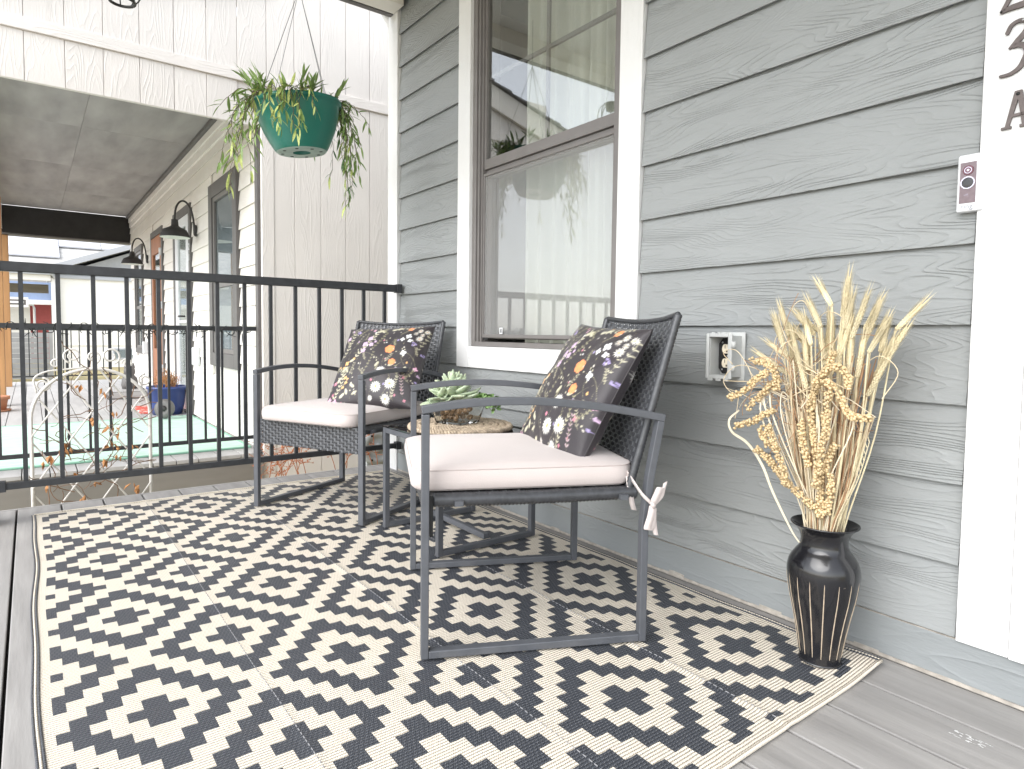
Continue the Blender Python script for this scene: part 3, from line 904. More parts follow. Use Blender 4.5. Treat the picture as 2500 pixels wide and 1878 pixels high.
def text_mesh(body, size, ext):
    tx = bpy.data.curves.new('digit_text', 'FONT'); tx.body = body; tx.size = size; tx.extrude = ext
    tx.align_x = 'CENTER'; tx.align_y = 'CENTER'
    to = bpy.data.objects.new('tmp', tx); COL.objects.link(to)
    bpy.context.view_layer.update()
    me = bpy.data.meshes.new_from_object(to.evaluated_get(bpy.context.evaluated_depsgraph_get()))
    bpy.data.objects.remove(to); bpy.data.curves.remove(tx)
    return me


for ch, z_ in (('2', 1.645), ('1', 1.535)):
    me = text_mesh(ch, 0.10, 0.003); me.materials.append(MATS['bell_white'])
    o = tag(inst('house_number', me, None, (-7.345, YN - 0.0335, z_), (R_(90), 0, 0)), 'white %s on the dark casing of the glazed door' % {'2': 'curved digit two', '1': 'straight digit one'}[ch], 'house number', 'digits on the neighbouring door casing')

# neighbour's deck
nd = MB().box((-13.4, -0.46, -0.45), (XS + 0.005, YN + 0.009, ZD - 0.03))
NDECK = tag(nd.build('neighbour_deck', 'dark_fill'), kind='structure')
for k in range(-3, 11):
    y0 = -0.0596 + 0.1413 * k + 0.003; y1 = y0 + 0.1353
    if y0 > YN - 0.03: continue
    MB().box((-13.42, y0, ZD - 0.026), (XS + 0.03, min(y1, YN - 0.013), ZD)).build('plank', 'far_deck', NDECK, bevel=0.002)
MB().box((XS + 0.007, -0.48, -0.455), (XS + 0.026, YN + 0.0, ZD - 0.028)).build('rim_board', 'deck_rim', NDECK)

# neighbour's railing
NX = -4.97
nr = thing('railing', 'lower black metal railing wound with light cord, before the green rug', 'railing', (NX, 0.5, ZD))
MB().box((NX - 0.016, -0.46, 0.780), (NX + 0.016, YN - 0.021, 0.812)).build('top_rail', 'rail_black', nr, world=True, bevel=0.002)
MB().box((NX - 0.012, -0.46, -0.030), (NX + 0.012, YN - 0.021, -0.004)).build('bottom_rail', 'rail_black', nr, world=True, bevel=0.002)
bal2 = MB().box((-0.0075, -0.0075, 0), (0.0075, 0.0075, 0.7835)).mesh('baluster', 'rail_black')
for k in range(-3, 12):
    y = -0.045 + 0.1163 * k
    if y > YN - 0.05: continue
    inst('baluster', bal2, nr, (0, y - 0.5, -0.0038 - ZD))
# light cord wound round that rail, with its tangles and bare twiglike bulbs
random.seed(11)
lc = MB(); pts = []
for i in range(260):
    y = -0.42 + 1.74 * i / 259
    a = i * 0.55 + 0.7 * math.sin(i * .13)
    sag = 0.03 * max(0, math.sin(i * 0.11)) ** 2
    pts.append((NX + 0.024 * math.cos(a), y + 0.01 * math.sin(i * .9), 0.796 + 0.024 * math.sin(a) - sag))
lc.tube(pts, 0.0030, 4)
for yc in [-.32, -.18, -.02, .11, .27, .36, .5, .62, .71, .86, .98, 1.08, 1.2, 1.27]:
    for q in range(7):
        a = rnd(0, 6.28); l = rnd(.02, .06)
        p0 = Vector((NX + rnd(-.02, .02), yc + rnd(-.04, .04), 0.79 + rnd(-.04, .02)))
        d = Vector((rnd(-.5, .5), math.cos(a), math.sin(a) - .2))
        lc.tube([p0, p0 + d * l * .5 + Vector((0, 0, rnd(-.01, .01))), p0 + d * l], [.0034, .0026, .0012], 4)
tag(lc.build('string_light_cord', 'light_cord'), 'dark string light cord tangled along the lower railing', 'light cord')

# gooseneck wall lamps
def barn_lamp(x, lab):
    t = thing('wall_lamp', lab, 'lamp', (x, YN - 0.011, 1.78), group='barn lamps on the cream wall')
    MB().lathe([(0.0, 0.0), (0.058, 0.0), (0.058, 0.012), (0.045, 0.022), (0, 0.024)], 20).build('back_plate', 'lamp_black', t, smooth=True).rotation_euler = (R_(90), 0, 0)
    MB().tube(bez((0, -0.02, 0.0), (0, -0.02, 0.36), (0, -0.20, 0.36), (0, -0.195, 0.085), n=18), 0.0095, 10).build('arm', 'lamp_black', t, smooth=True)
    sh = MB().lathe([(0.030, 0.09), (0.034, 0.03), (0.047, 0.02), (0.056, 0.015), (0.105, -0.01), (0.128, -0.055), (0.137, -0.085)], 36)
    shade = sh.build('shade', 'lamp_black', t, smooth=True); shade.location = (0, -0.195, 0)
    si = MB().lathe([(0.135, -0.086), (0.126, -0.055), (0.103, -0.013), (0.05, 0.010), (0.0, 0.012)], 36).build('shade_lining', 'lamp_inside', t, smooth=True); si.location = (0, -0.195, 0)
    return t


barn_lamp(-7.08, 'black gooseneck barn lamp between the glazed door and the near window')
barn_lamp(-10.38, 'black gooseneck barn lamp beside the brown wooden door')

# socket covers on the cream wall
for x, z, lb in ((-7.02, 0.52, 'white socket cover on the cream wall, beside the glazed door'), (-10.55, 0.52, 'white socket cover on the cream wall, beside the brown wooden door')):
    o = MB().box((x - 0.05, YN - 0.075, z - 0.09), (x + 0.05, YN - 0.012, z + 0.09)).build('socket_cover', 'bell_white', bevel=0.012)
    tag(o, lb, 'socket cover')

# green rug on the neighbour's deck
rg = thing('outdoor_rug', 'pale green woven outdoor rug on the neighbouring deck', 'rug', (-6.2, 0.55, ZD))
MB().box((-7.28, -0.52, ZD + 0.001), (-5.10, 1.325, ZD + 0.010)).build('pile', 'rug_green', rg, world=True)
ring_ = MB()
ring_.box((-7.30, -0.54, ZD + 0.001), (-7.281, 1.345, ZD + 0.013)); ring_.box((-5.099, -0.54, ZD + 0.001), (-5.075, 1.345, ZD + 0.013))
ring_.box((-7.281, 1.326, ZD + 0.001), (-5.099, 1.345, ZD + 0.013)); ring_.build('binding', 'rug_green_edge', rg, world=True, bevel=0.003)

# planter, mats, pots
pl = thing('planter', 'glossy dark blue planter with dried twigs beside the cream wall', 'planter', (-7.62, 1.16, ZD))
MB().lathe([(0.0, 0.002), (0.14, 0.002), (0.165, 0.10), (0.185, 0.27), (0.20, 0.275), (0.20, 0.30), (0.178, 0.30), (0.165, 0.25), (0, 0.25)], 36).build('pot', 'planter_blue', pl, smooth=True)
tw = MB(); random.seed(5)
for i in range(60):
    a = rnd(0, 6.28); r = rnd(0, .13); h = rnd(.10, .24)
    p = Vector((r * math.cos(a), r * math.sin(a), .25)); q = p + Vector((rnd(-.06, .06), rnd(-.06, .06), h))
    tw.tube([p, (p + q) / 2 + Vector((rnd(-.02, .02), rnd(-.02, .02), 0)), q], [.004, .003, .0015], 5)
    for _ in range(4):
        c0 = p.lerp(q, rnd(.4, 1)); e = c0 + Vector((rnd(-.05, .05), rnd(-.05, .05), rnd(0, .06)))
        tw.tube([c0, e], [.003, .001], 4)
tag(tw.build('dried_twigs', 'dead_leaf', pl), kind='stuff')
dk = thing('garden_cart', 'round dark grey wheeled toy leaning on the blue planter', 'toy', (-7.12, 1.06, ZD + 0.013))
w_ = MB().lathe([(0.015, -0.03), (0.05, -0.04), (0.085, -0.035), (0.098, 0.0), (0.085, 0.035), (0.05, 0.04), (0.015, 0.03)], 28, capb=True, capt=True).build('tyre', 'trim_dark', dk, smooth=True)
w_.rotation_euler = (R_(80), 0, R_(60)); w_.location = (0, 0, 0.10)
h_ = MB().lathe([(0.0, -0.052), (0.028, -0.05), (0.028, 0.05), (0.0, 0.052)], 16).build('hub', 'lamp_black', dk, smooth=True)
h_.rotation_euler = (R_(80), 0, R_(60)); h_.location = (0, 0, 0.10)
rmz = thing('door_mat', 'small red and white mat lying by the blue planter', 'mat', (-8.1, 1.12, ZD))
MB().box((-8.50, 0.93, ZD + 0.001), (-7.72, 1.33, ZD + 0.010)).build('pile', 'mat_red', rmz, world=True)
dm = thing('door_mat', 'grey door mat with dark border by the brown wooden door', 'mat', (-9.95, 1.05, ZD))
MB().box((-10.45, 0.82, ZD + 0.001), (-9.55, 1.28, ZD + 0.010)).build('pile', 'mat_grey', dm, world=True)
ring_ = MB()
for a, b in (((-10.50, 0.78), (-9.50, 0.818)), ((-10.50, 1.282), (-9.50, 1.32)), ((-10.50, 0.819), (-10.452, 1.281)), ((-9.548, 0.819), (-9.50, 1.281))):
    ring_.box((*a, ZD + 0.001), (*b, ZD + 0.014))
ring_.build('border', 'mat_edge', dm, world=True)
# dark garden ornament by the door
orn = thing('garden_ornament', 'dark squat garden ornament standing past the brown wooden door', 'ornament', (-11.2, 1.20, ZD))
MB().lathe([(0.0, 0.001), (0.10, 0.001), (0.115, 0.06), (0.10, 0.16), (0.06, 0.21), (0.055, 0.225)], 24, capt=True).build('body', 'trim_dark', orn, smooth=True)
MB().lathe([(0.0, 0.17), (0.045, 0.185), (0.075, 0.23), (0.08, 0.27), (0.06, 0.325), (0.02, 0.345), (0, 0.347)], 24).build('head', 'trim_dark', orn, smooth=True)
for sx in (-1, 1):
    MB().lathe([(0.0, 0.395), (0.008, 0.385), (0.022, 0.34), (0.026, 0.31)], 10, (0, sx * 0.05, 0)).build('ear', 'trim_dark', orn, smooth=True)
tp = thing('flower_pot', 'small terracotta pot at the foot of the cedar post', 'pot', (-8.75, -0.30, ZD))
MB().lathe([(0.0, 0.002), (0.075, 0.002), (0.095, 0.13), (0.112, 0.13), (0.114, 0.165), (0.098, 0.165), (0.09, 0.13), (0, 0.12)], 28).build('pot', 'terracotta', tp, smooth=True)
MB().lathe([(0.0, 0.001), (0.11, 0.001), (0.125, 0.022), (0.117, 0.022), (0.1, 0.008)], 28).build('saucer', 'terracotta', tp, smooth=True)

# ================================================================== THINGS IN THE GAP
# white scroll-topped trellis
TX = -3.92
tr = thing('trellis', 'white metal arch trellis with scrolls standing in the gap between the decks', 'trellis', (TX, 0.25, -0.46))
ya, yb = -0.006, 0.512
arch = [(TX, ya, -0.45), (TX, ya, 0.0), (TX, ya, 0.30)] + [(TX, (ya + yb) / 2 - (yb - ya) / 2 * math.cos(a), 0.33 + 0.245 * math.sin(a)) for a in np.linspace(0, math.pi, 22)] + [(TX, yb, 0.30), (TX, yb, 0.0), (TX, yb, -0.45)]
MB().tube(arch, 0.0085, 10).build('arch', 'white_metal', tr, world=True, smooth=True)


def zarch(y):
    u = (y - (ya + yb) / 2) / ((yb - ya) / 2)
    return 0.33 + 0.245 * math.sqrt(max(0, 1 - u * u))


for sgn in (1, -1):
    for k in range(-7, 8):
        seg = []
        for q in range(61):
            y = ya + (yb - ya) * q / 60
            z = k * 0.26 + sgn * (y - (ya + yb) / 2) * 1.45 + 0.1
            if -0.42 < z < zarch(y): seg.append((TX + 0.006 * sgn, y, z))
        if len(seg) > 4:
            MB().tube([seg[0], seg[-1]], 0.0042, 6).build('lattice_rod', 'white_metal', tr, world=True)


def spiral(c, r0, turns, a0, sgn, lead=None):
    p = []
    n = int(22 * turns)
    for i in range(n + 1):
        t = i / n
        a = a0 + sgn * t * turns * 2 * math.pi
        r = r0 * (1 - .62 * t)
        p.append((TX, c[0] + r * math.cos(a), c[1] + r * math.sin(a)))
    return p


for (c, r0, tu, a0, sg) in (((0.17, 0.645), 0.040, 1.3, -1.9, -1), ((0.335, 0.640), 0.045, 1.3, -1.2, 1), ((0.258, 0.635), 0.035, 1.1, -1.57, 1), ((0.10, 0.605), 0.024, 1.2, 0.0, 1), ((0.41, 0.60), 0.026, 1.2, 3.1, -1),
                            ((0.045, 0.50), 0.035, 1.4, 1.6, -1), ((0.49, 0.51), 0.032, 1.4, 1.5, 1)):
    MB().tube(spiral(c, r0, tu, a0, sg), 0.0048, 6).build('scroll', 'white_metal', tr, world=True, smooth=True)
MB().tube(spline([(TX, 0.02, 0.46), (TX, 0.01, 0.53), (TX, 0.06, 0.565), (TX, 0.14, 0.575), (TX, 0.22, 0.585)], 5), 0.0048, 6).build('scroll', 'white_metal', tr, world=True, smooth=True)
# dead vine on it
random.seed(21)
vine = thing('dead_vine', 'withered brown vine with curled leaves clinging to the white trellis', 'vine', (TX + 0.02, 0.25, -0.45))
vm = MB()
for i in range(46):
    p = Vector((TX + rnd(.0, .04), rnd(0.02, 0.5), rnd(-.3, .45))); d = Vector((0, rnd(-1, 1), rnd(-.3, 1))).normalized()
    pts = [p]
    for k in range(rnd(6, 14).__int__()):
        d = (d + Vector((rnd(-.25, .25), rnd(-.7, .7), rnd(-.6, .6)))).normalized()
        p = p + d * 0.028
        p.x = min(max(p.x, TX - .03), TX + .06)
        if not (-0.02 < p.y < 0.55): break
        pts.append(p.copy())
    if len(pts) > 2: vm.tube(pts, [rnd(.0013, .0024)] * len(pts), 4)
tag(vm.build('stem', 'dead_vine', vine, world=True), kind='stuff')
lf = MB()
lf.add([(0, 0, 0), (.022, .012, .006), (.028, 0, .016), (.022, -.013, .004), (.05, .004, .012)], [(0, 1, 2), (0, 2, 3), (1, 4, 2), (2, 4, 3)])
lfm = lf.mesh('leaf', 'dead_leaf')
for (y, z) in ((.26, .32), (.345, .36), (.35, .26), (.36, .245), (.3, .10), (.32, .19), (.345, .18), (.10, .17), (.14, .19), (.06, .15), (.04, .12), (.17, .05), (.36, .12), (.42, .16), (.25, -.02), (.20, -.08), (.235, -.09), (.42, -.04), (.05, .02), (.13, .21), (.45, -.06), (.30, .47), (.2, .49), (.33, .28)):
    for j in range(2):
        o = inst('leaf', lfm, vine, (rnd(-.01, .03), y - .25 + rnd(-.012, .012), z + .45 + rnd(-.012, .012)), (rnd(-3, 3), rnd(.6, 2.0), rnd(-3, 3)), [rnd(.6, 1.15)] * 3)
# reddish dead weeds by the grooved wall
random.seed(31)
for i, (wx, wy, hh, lb) in enumerate(((-4.55, 1.55, 0.30, 'reddish dead weed by the cream wall, next to the dark corner trim'), (-4.50, 1.86, 0.34, 'tall reddish dead weed in the middle of the cream wall foot'), (-4.35, 1.30, 0.25, 'low reddish dead weed before the grey deck edge'), (-4.30, 2.12, 0.36, 'reddish dead weed beside the grey hose reel'))):
    wd = MB()
    for s_ in range(5):
        p = Vector((wx + rnd(-.05, .05), wy + rnd(-.08, .08), -0.455)); d = Vector((rnd(-.15, .15), rnd(-.2, .2), 1)); pts = [p]
        for k in range(9):
            d = (d + Vector((rnd(-.15, .15), rnd(-.2, .2), rnd(-.05, .1)))).normalized(); p = p + d * (hh + .25) / 9; pts.append(p.copy())
            if k > 3:
                for q in range(4):
                    e = p + Vector((rnd(-.05, .05), rnd(-.06, .06), rnd(-.01, .05))); wd.tube([p, e], [.0018, .0012], 4)
                    for _ in range(3):
                        e2 = e + Vector((rnd(-.015, .015), rnd(-.015, .015), rnd(-.01, .02))); wd.tube([e, e2], [.003, .001], 4)
        wd.tube(pts, [.003] * len(pts), 5)
    tag(wd.build('dead_weed', 'dead_red'), lb, 'weed')
# hose reel
hr = thing('hose_reel', 'grey round hose reel with green handle low against the cream wall', 'hose reel', (-4.45, 2.05, -0.46))
d_ = MB().lathe([(0.0, -0.03), (0.12, -0.03), (0.13, -0.02), (0.13, 0.02), (0.12, 0.03), (0.085, 0.031), (0.08, 0.022), (0.03, 0.022), (0.028, 0.05), (0, 0.05)], 36).build('drum', 'reel_grey', hr, smooth=True)
d_.rotation_euler = (0, R_(90), 0); d_.location = (0.05, 0.02, 0.38)
for k in range(6):
    a = k * math.pi / 3
    MB().lathe([(0, 0), (.008, 0), (.008, .006), (0, .007)], 10).build('bolt', 'gasket', hr).matrix_local = Matrix.Translation((0.08, 0.02 + .104 * math.cos(a), 0.38 + .104 * math.sin(a))) @ Matrix.Rotation(R_(90), 4, 'Y')
MB().box((-0.03, -0.05, 0.0), (0.03, 0.09, 0.27)).build('stand', 'reel_grey', hr, bevel=0.005)
MB().tube([(0.10, 0.0, 0.24), (0.14, -0.24, 0.06)], 0.016, 10).build('handle', 'hose_green', hr, smooth=True)

# ================================================================== FAR BACKGROUND
FX = -24.5
fh = thing('white_house', 'white house with grey gable far behind the neighbouring porch', 'house', (FX, 2.5, -0.46))
MB().prism([(0.78, -0.46), (8.0, -0.46), (8.0, 2.45), (0.78, 2.45)], 'X', FX - 6, FX).build('wall', 'house_white', fh, world=True)
MB().prism([(0.78, 2.452), (8.0, 2.452), (4.4, 4.0), (0.9, 2.56)], 'X', FX - 6, FX + 0.02).build('gable', 'house_grey', fh, world=True)
MB().prism([(0.55, 2.55), (4.4, 4.06), (4.4, 4.24), (0.52, 2.72)], 'X', FX - 6.2, FX + 0.35).build('roof', 'fascia_grey', fh, world=True)
MB().prism([(8.25, 2.55), (4.41, 4.06), (4.41, 4.24), (8.28, 2.72)], 'X', FX - 6.2, FX + 0.35).build('roof', 'fascia_grey', fh, world=True)
MB().box((FX + 0.001, 0.5, 2.36), (FX + 0.06, 8.0, 2.45)).build('frieze_board', 'fascia_grey', fh, world=True)
MB().box((FX + 0.001, 0.78, 0.25), (FX + 0.03, 8.0, 0.28)).build('skirt', 'house_white', fh, world=True)
w_ = MB().box((FX + 0.001, 2.15, -0.2), (FX + 0.04, 3.1, 0.16)).build('window', 'fascia_grey', fh, world=True)
MB().box((FX + 0.041, 2.2, -0.15), (FX + 0.05, 3.05, 0.12)).build('pane', 'far_glass', w_, world=True)
# downspout pipe and white post at its corner
MB().tube([(FX + .2, 0.55, 2.5), (FX + .15, 0.62, 2.42), (FX + .08, 0.70, 2.3), (FX + .08, 0.72, -0.4)], 0.045, 8).build('downspout', 'fascia_grey', fh, world=True)
# porch of that house: roof, beam and post (open behind)
MB().box((FX - 3.0, -3.0, 2.44), (FX + 0.2, 0.60, 2.60)).build('porch_roof', 'fascia_grey', fh, world=True)
MB().box((FX - 0.1, -3.0, 2.26), (FX + 0.1, 0.55, 2.438)).build('porch_beam', 'house_white', fh, world=True)
MB().box((FX - 0.08, 0.56, -0.4), (FX + 0.06, 0.66, 2.438)).build('porch_post', 'house_white', fh, world=True)
MB().box((FX - 3.0, -3.0, 2.0), (FX - 2.85, 0.55, 2.30)).build('porch_beam', 'deck_rim', fh, world=True)
# sign on the wall at the left
sg = thing('wall_sign', 'small white sign with dark lettering bar on the far porch', 'sign', (FX + 0.12, -0.28, 1.55))
MB().box((FX + 0.10, -0.55, 1.42), (FX + 0.12, -0.02, 1.72)).build('board', 'house_white', sg, world=True)
MB().box((FX + 0.121, -0.55, 1.49), (FX + 0.124, -0.08, 1.65)).build('frame', 'trim_dark', sg, world=True)
MB().box((FX + 0.125, -0.55, 1.54), (FX + 0.127, -0.13, 1.60)).build('lettering', 'house_white', sg, world=True)
# shingled roof behind with solar panels
bh = thing('shingled_house', 'house with pale shingled roof carrying white solar panels', 'house', (-34, 1.0, -0.46))
sl = 0.55


def onroof(y, z, up=0.0):
    x = -33.0 - (z - 3.0) / sl
    return (x + up * 0.48, y, z + up * 0.87)


MB().add([onroof(-9, 2.9), onroof(12, 2.9), onroof(12, 7.5), onroof(-9, 7.5)], [(0, 1, 2, 3)]).add([(-33.0, -9, -0.4), (-33.0, 12, -0.4), (-32.95, 12, 2.9), (-32.95, -9, 2.9)], [(0, 1, 2, 3)]).build('roof', 'shingle', bh, world=True)
for (y0, y1, z0, z1) in ((-2.3, 1.12, 3.82, 4.11), (-2.3, 1.12, 4.12, 4.41), (-2.3, 1.12, 4.42, 4.75), (1.14, 2.75, 4.43, 4.75), (2.77, 4.6, 4.43, 4.75), (-2.3, 1.12, 4.76, 5.1), (1.14, 2.75, 4.76, 5.1)):
    MB().hexa([onroof(y0, z0, .06), onroof(y1, z0, .06), onroof(y1, z1, .06), onroof(y0, z1, .06), onroof(y0, z0, .13), onroof(y1, z0, .13), onroof(y1, z1, .13), onroof(y0, z1, .13)]).build('solar_panel', 'solar', bh, world=True)
# blue house and red house beyond
bl = thing('blue_house', 'pale blue house seen through the far porch', 'house', (-31.5, -0.5, -0.46))
MB().box((-31.8, -4, 1.9), (-31.3, 1.05, 2.6)).build('wall', 'house_blue', bl, world=True)
MB().box((-31.8, 0.72, -0.46), (-31.3, 1.05, 1.899)).build('wall', 'house_blue', bl, world=True)
MB().box((-31.35, -4, 1.72), (-31.2, 0.72, 1.9)).build('beam', 'house_white', bl, world=True)
rd = thing('red_house', 'red house wall framed by the far blue porch', 'house', (-32.4, 0.4, -0.46))
MB().prism([(-0.02, -0.46), (0.72, -0.46), (0.72, 1.98), (-0.02, 1.98)], 'X', -32.7, -32.4).build('wall', 'house_red', rd, world=True)
MB().box((-32.39, -0.1, 1.99), (-32.1, 0.72, 2.08)).build('roof', 'shingle', rd, world=True)
w2 = thing('white_house', 'small white house left of the red one beyond the far porch', 'house', (-32.2, -1.5, -0.46))
MB().box((-32.35, -5, -0.46), (-32.2, 0.02, 1.95)).build('wall', 'house_white', w2, world=True)
MB().tube([(-32.1, -0.3, 1.75), (-32.1, 0.12, 1.72), (-32.1, 0.16, 1.6), (-32.1, 0.16, -0.4)], 0.045, 8).build('downspout', 'pipe_white', w2, world=True)
# slatted fence panel and far black railing
fn = thing('slat_fence', 'grey horizontal slat screen at the end of the lawn', 'fence', (-18.9, -0.3, -0.46))
for k in range(9):
    MB().box((-18.93, -2.6, -0.42 + 0.123 * k), (-18.90, 0.36, -0.305 + 0.123 * k)).build('slat', 'fence_slat', fn, world=True)
MB().box((-18.97, 0.365, -0.46), (-18.87, 0.44, 0.74)).build('post', 'fence_slat', fn, world=True)
r3 = thing('railing', 'thin black railing at the end of the far deck, on the lawn edge', 'railing', (-18.6, 0.6, -0.46))
MB().box((-18.62, -2.6, 0.74), (-18.58, 2.6, 0.78)).build('top_rail', 'rail_black', r3, world=True)
MB().box((-18.615, -2.6, -0.36), (-18.585, 2.6, -0.33)).build('bottom_rail', 'rail_black', r3, world=True)
b3 = MB().box((-0.011, -0.011, 0), (0.011, 0.011, 1.069)).mesh('baluster', 'rail_black')
for k in range(-14, 14):
    inst('baluster', b3, r3, (0, k * 0.163 - 0.3, -0.3298 + 0.46))

# ================================================================== RUG
rug = thing('outdoor_rug', 'cream and charcoal outdoor rug woven in stepped diamonds, under the chairs', 'rug', (-1.95, 0.80, 0.0))
RXa, RXb, RYa, RYb = -3.258, -0.650, -0.003, 1.605
RH, Q = 0.533 / 14, 0.2025 / 26


def rug_dark(x, y):
    if not (-3.236 < x < -0.676 and 0.022 < y < 1.578):
        return False
    for par in (0, 1):
        yo = 0.193 + 0.2025 * par
        xo = -1.435 - 0.2665 * par
        iy = round((y - yo) / 0.405); ix0 = round((x - xo) / 0.533)
        for ix in (ix0 - 1, ix0, ix0 + 1):
            for jy in (iy - 1, iy, iy + 1):
                dx = x - (xo + ix * 0.533); dy = abs(y - (yo + jy * 0.405)) / Q
                k = abs(math.floor(dx / RH + 0.5))
                def inside(n): return k <= n and dy < 3 + 4 * (n - k)
                if inside(1): return True
                if inside(5) and not inside(3): return True
    return False


def rug_z(x, y):
    z = 0.0045
    for yc in (0.40, 0.80, 1.20):
        z += 0.0028 * math.exp(-((y - yc) / 0.007) ** 2) * (0.6 + 0.4 * math.sin(x * 3 + yc * 9))
    z += 0.0012 * math.sin(x * 7.3 + y * 2.1) * math.sin(y * 9.1 + 1.0) + 0.0008 * math.sin(x * 23 + 3 * y)
    d = math.hypot(x - RXb, y - RYb)
    z += 0.010 * math.exp(-(d / 0.10) ** 2)
    return max(z, 0.0025)


def edge_wave(x):
    return 0.004 * math.sin(x * 4.1) + 0.0025 * math.sin(x * 9.7 + 1)


bx_lo = -1.435 - RH * 0.5
xs = sorted(set([round(bx_lo + RH * k + RH * s / 2, 5) for k in range(-60, 30) for s in (0, 1) if RXa < bx_lo + RH * k + RH * s / 2 < RXb] + [RXa, RXb, -3.236, -0.676]))
y_lo = 0.193 - Q * 3
ys = sorted(set([round(y_lo + Q * k, 5) for k in range(-60, 260) if RYa < y_lo + Q * k < RYb] + [RYa, RYb, 0.022, 1.578]))
gb = MB()
nx, ny = len(xs), len(ys)
vs = []
for x in xs:
    for y in ys:
        wv = edge_wave(x) * (1 if y < 0.8 else -0.7) * abs((y - 0.8) / 0.8) ** 2
        ragged = 0.0
        vs.append((x + 0.0012 * math.sin(y * 160) * 0.5, y + wv, rug_z(x, y)))
fs, mi = [], []
for i in range(nx - 1):
    for j in range(ny - 1):
        fs.append((i * ny + j, (i + 1) * ny + j, (i + 1) * ny + j + 1, i * ny + j + 1))
        mi.append(1 if rug_dark((xs[i] + xs[i + 1]) / 2, (ys[j] + ys[j + 1]) / 2) else 0)
gb.v = vs; gb.f = fs; gb.m = mi
gb.build('woven_field', ['rug_cream', 'rug_charcoal'], rug, smooth=True, world=True)
# bound long edges: charcoal, cream, charcoal cords; rolled short edge
for side in (0, 1):
    for k, (off, m_) in enumerate(((0.000, 'rug_charcoal'), (0.0055, 'rug_cream'), (0.011, 'rug_charcoal'))):
        pts = []
        for q in range(91):
            x = RXa + (RXb - RXa) * q / 90
            base = RYa if side == 0 else RYb
            y = base + edge_wave(x) * (1 if side == 0 else -0.7) + (-off if side == 0 else off) + 0.004 * (1 if side == 0 else -1)
            pts.append((x, y, rug_z(x, base) + 0.0004))
        MB().tube(pts, 0.0028, 6).build('edge_cord', m_, rug, smooth=True, world=True)
for xe, y0e, y1e in ((RXb + 0.002, RYa, RYb), (RXa - 0.002, RYa, RYb)):
    pts = [(xe, y0e + (y1e - y0e) * q / 60, rug_z(xe, y0e + (y1e - y0e) * q / 60) + 0.0005) for q in range(61)]
    MB().tube(pts, 0.0045, 8).build('rolled_edge', 'rug_cream', rug, smooth=True, world=True)

sd_ = MB(); random.seed(2)
for yc in (0.40, 0.80, 1.20):
    x = RXa + 0.03
    while x < RXb - 0.03:
        wv = edge_wave(x) * (1 if yc < 0.8 else -0.7) * abs((yc - 0.8) / 0.8) ** 2
        z = rug_z(x, yc) + 0.0006
        sd_.box((x, yc + wv - 0.0007, z - 0.0008), (x + 0.0085, yc + wv + 0.0007, z + 0.0006))
        x += rnd(0.013, 0.017)
tag(sd_.build('stitching', 'thread', rug, world=True), kind='stuff')

# ================================================================== CHAIRS
CW, CD, TB = 0.61, 0.565, 0.0255
TUBE_T = 0.0185
Z0 = 0.0095   # top of the rug


def weave_panel(P, u0, u1, nu, v0, v1, nv, amp=0.0026, over=4):
    """flat bands woven over upright stakes. P(u,v)->(pos, normal, vdir)"""
    mb = MB()
    du = (u1 - u0) / nu; dv = (v1 - v0) / nv
    for j in range(nv):
        v = v0 + dv * (j + 0.5)
        rows_ = []
        n = nu * over
        for i in range(n + 1):
            u = u0 + (u1 - u0) * i / n
            ph = (u - u0) / du
            a = amp * math.cos(math.pi * (ph + j)) + random.uniform(-.00015, .00015)
            r = []
            for k, bow in ((-1, -0.0010), (0, 0.0005), (1, -0.0010)):
                p, nn = P(u, v + k * dv * 0.46)
                r.append(Vector(p) + Vector(nn) * (a + bow))
            rows_.append(r)
        vs = [p for r in rows_ for p in r]
        fs = []
        for i in range(n):
            for k in range(2):
                fs.append((i * 3 + k, i * 3 + 3 + k, i * 3 + 4 + k, i * 3 + 1 + k))
        mb.add(vs, fs)
    st = MB()
    for i in range(nu + 1):
        u = u0 + du * i
        pts = []
        for j in range(nv * 2 + 1):
            v = v0 + (v1 - v0) * j / (nv * 2)
            p, nn = P(u, v); pts.append(Vector(p))
        w = du * 0.26
        vs = []
        for j, p in enumerate(pts):
            v = v0 + (v1 - v0) * j / (nv * 2)
            a, nn = P(u - w, v); b, n2 = P(u + w, v); c_, n3 = P(u, v)
            vs += [Vector(a) - Vector(nn) * 0.0006, Vector(c_) + Vector(n3) * 0.0006, Vector(b) - Vector(n2) * 0.0006]
        st.add(vs, [(j * 3 + k, j * 3 + 1 + k, j * 3 + 4 + k, j * 3 + 3 + k) for j in range(len(pts) - 1) for k in range(2)])
    return mb, st


def wrapped(pts, r, pitch=0.0095, n=9, dip=0.86):
    """bar wound with wicker: a string of rings"""
    P = spline(pts, 14)
    L = sum((P[i + 1] - P[i]).length for i in range(len(P) - 1))
    m = max(6, int(L / pitch)) * 2
    # resample
    cum = [0]
    for i in range(len(P) - 1): cum.append(cum[-1] + (P[i + 1] - P[i]).length)
    out, rad = [], []
    j = 0
    for k in range(m + 1):
        s = L * k / m
        while j < len(P) - 2 and cum[j + 1] < s: j += 1
        t = (s - cum[j]) / max(1e-9, cum[j + 1] - cum[j])
        out.append(P[j].lerp(P[j + 1], min(1, t)))
        rad.append(r * (1.0 if k % 2 else dip) * random.uniform(0.985, 1.015))
    return MB().tube(out, rad, n)


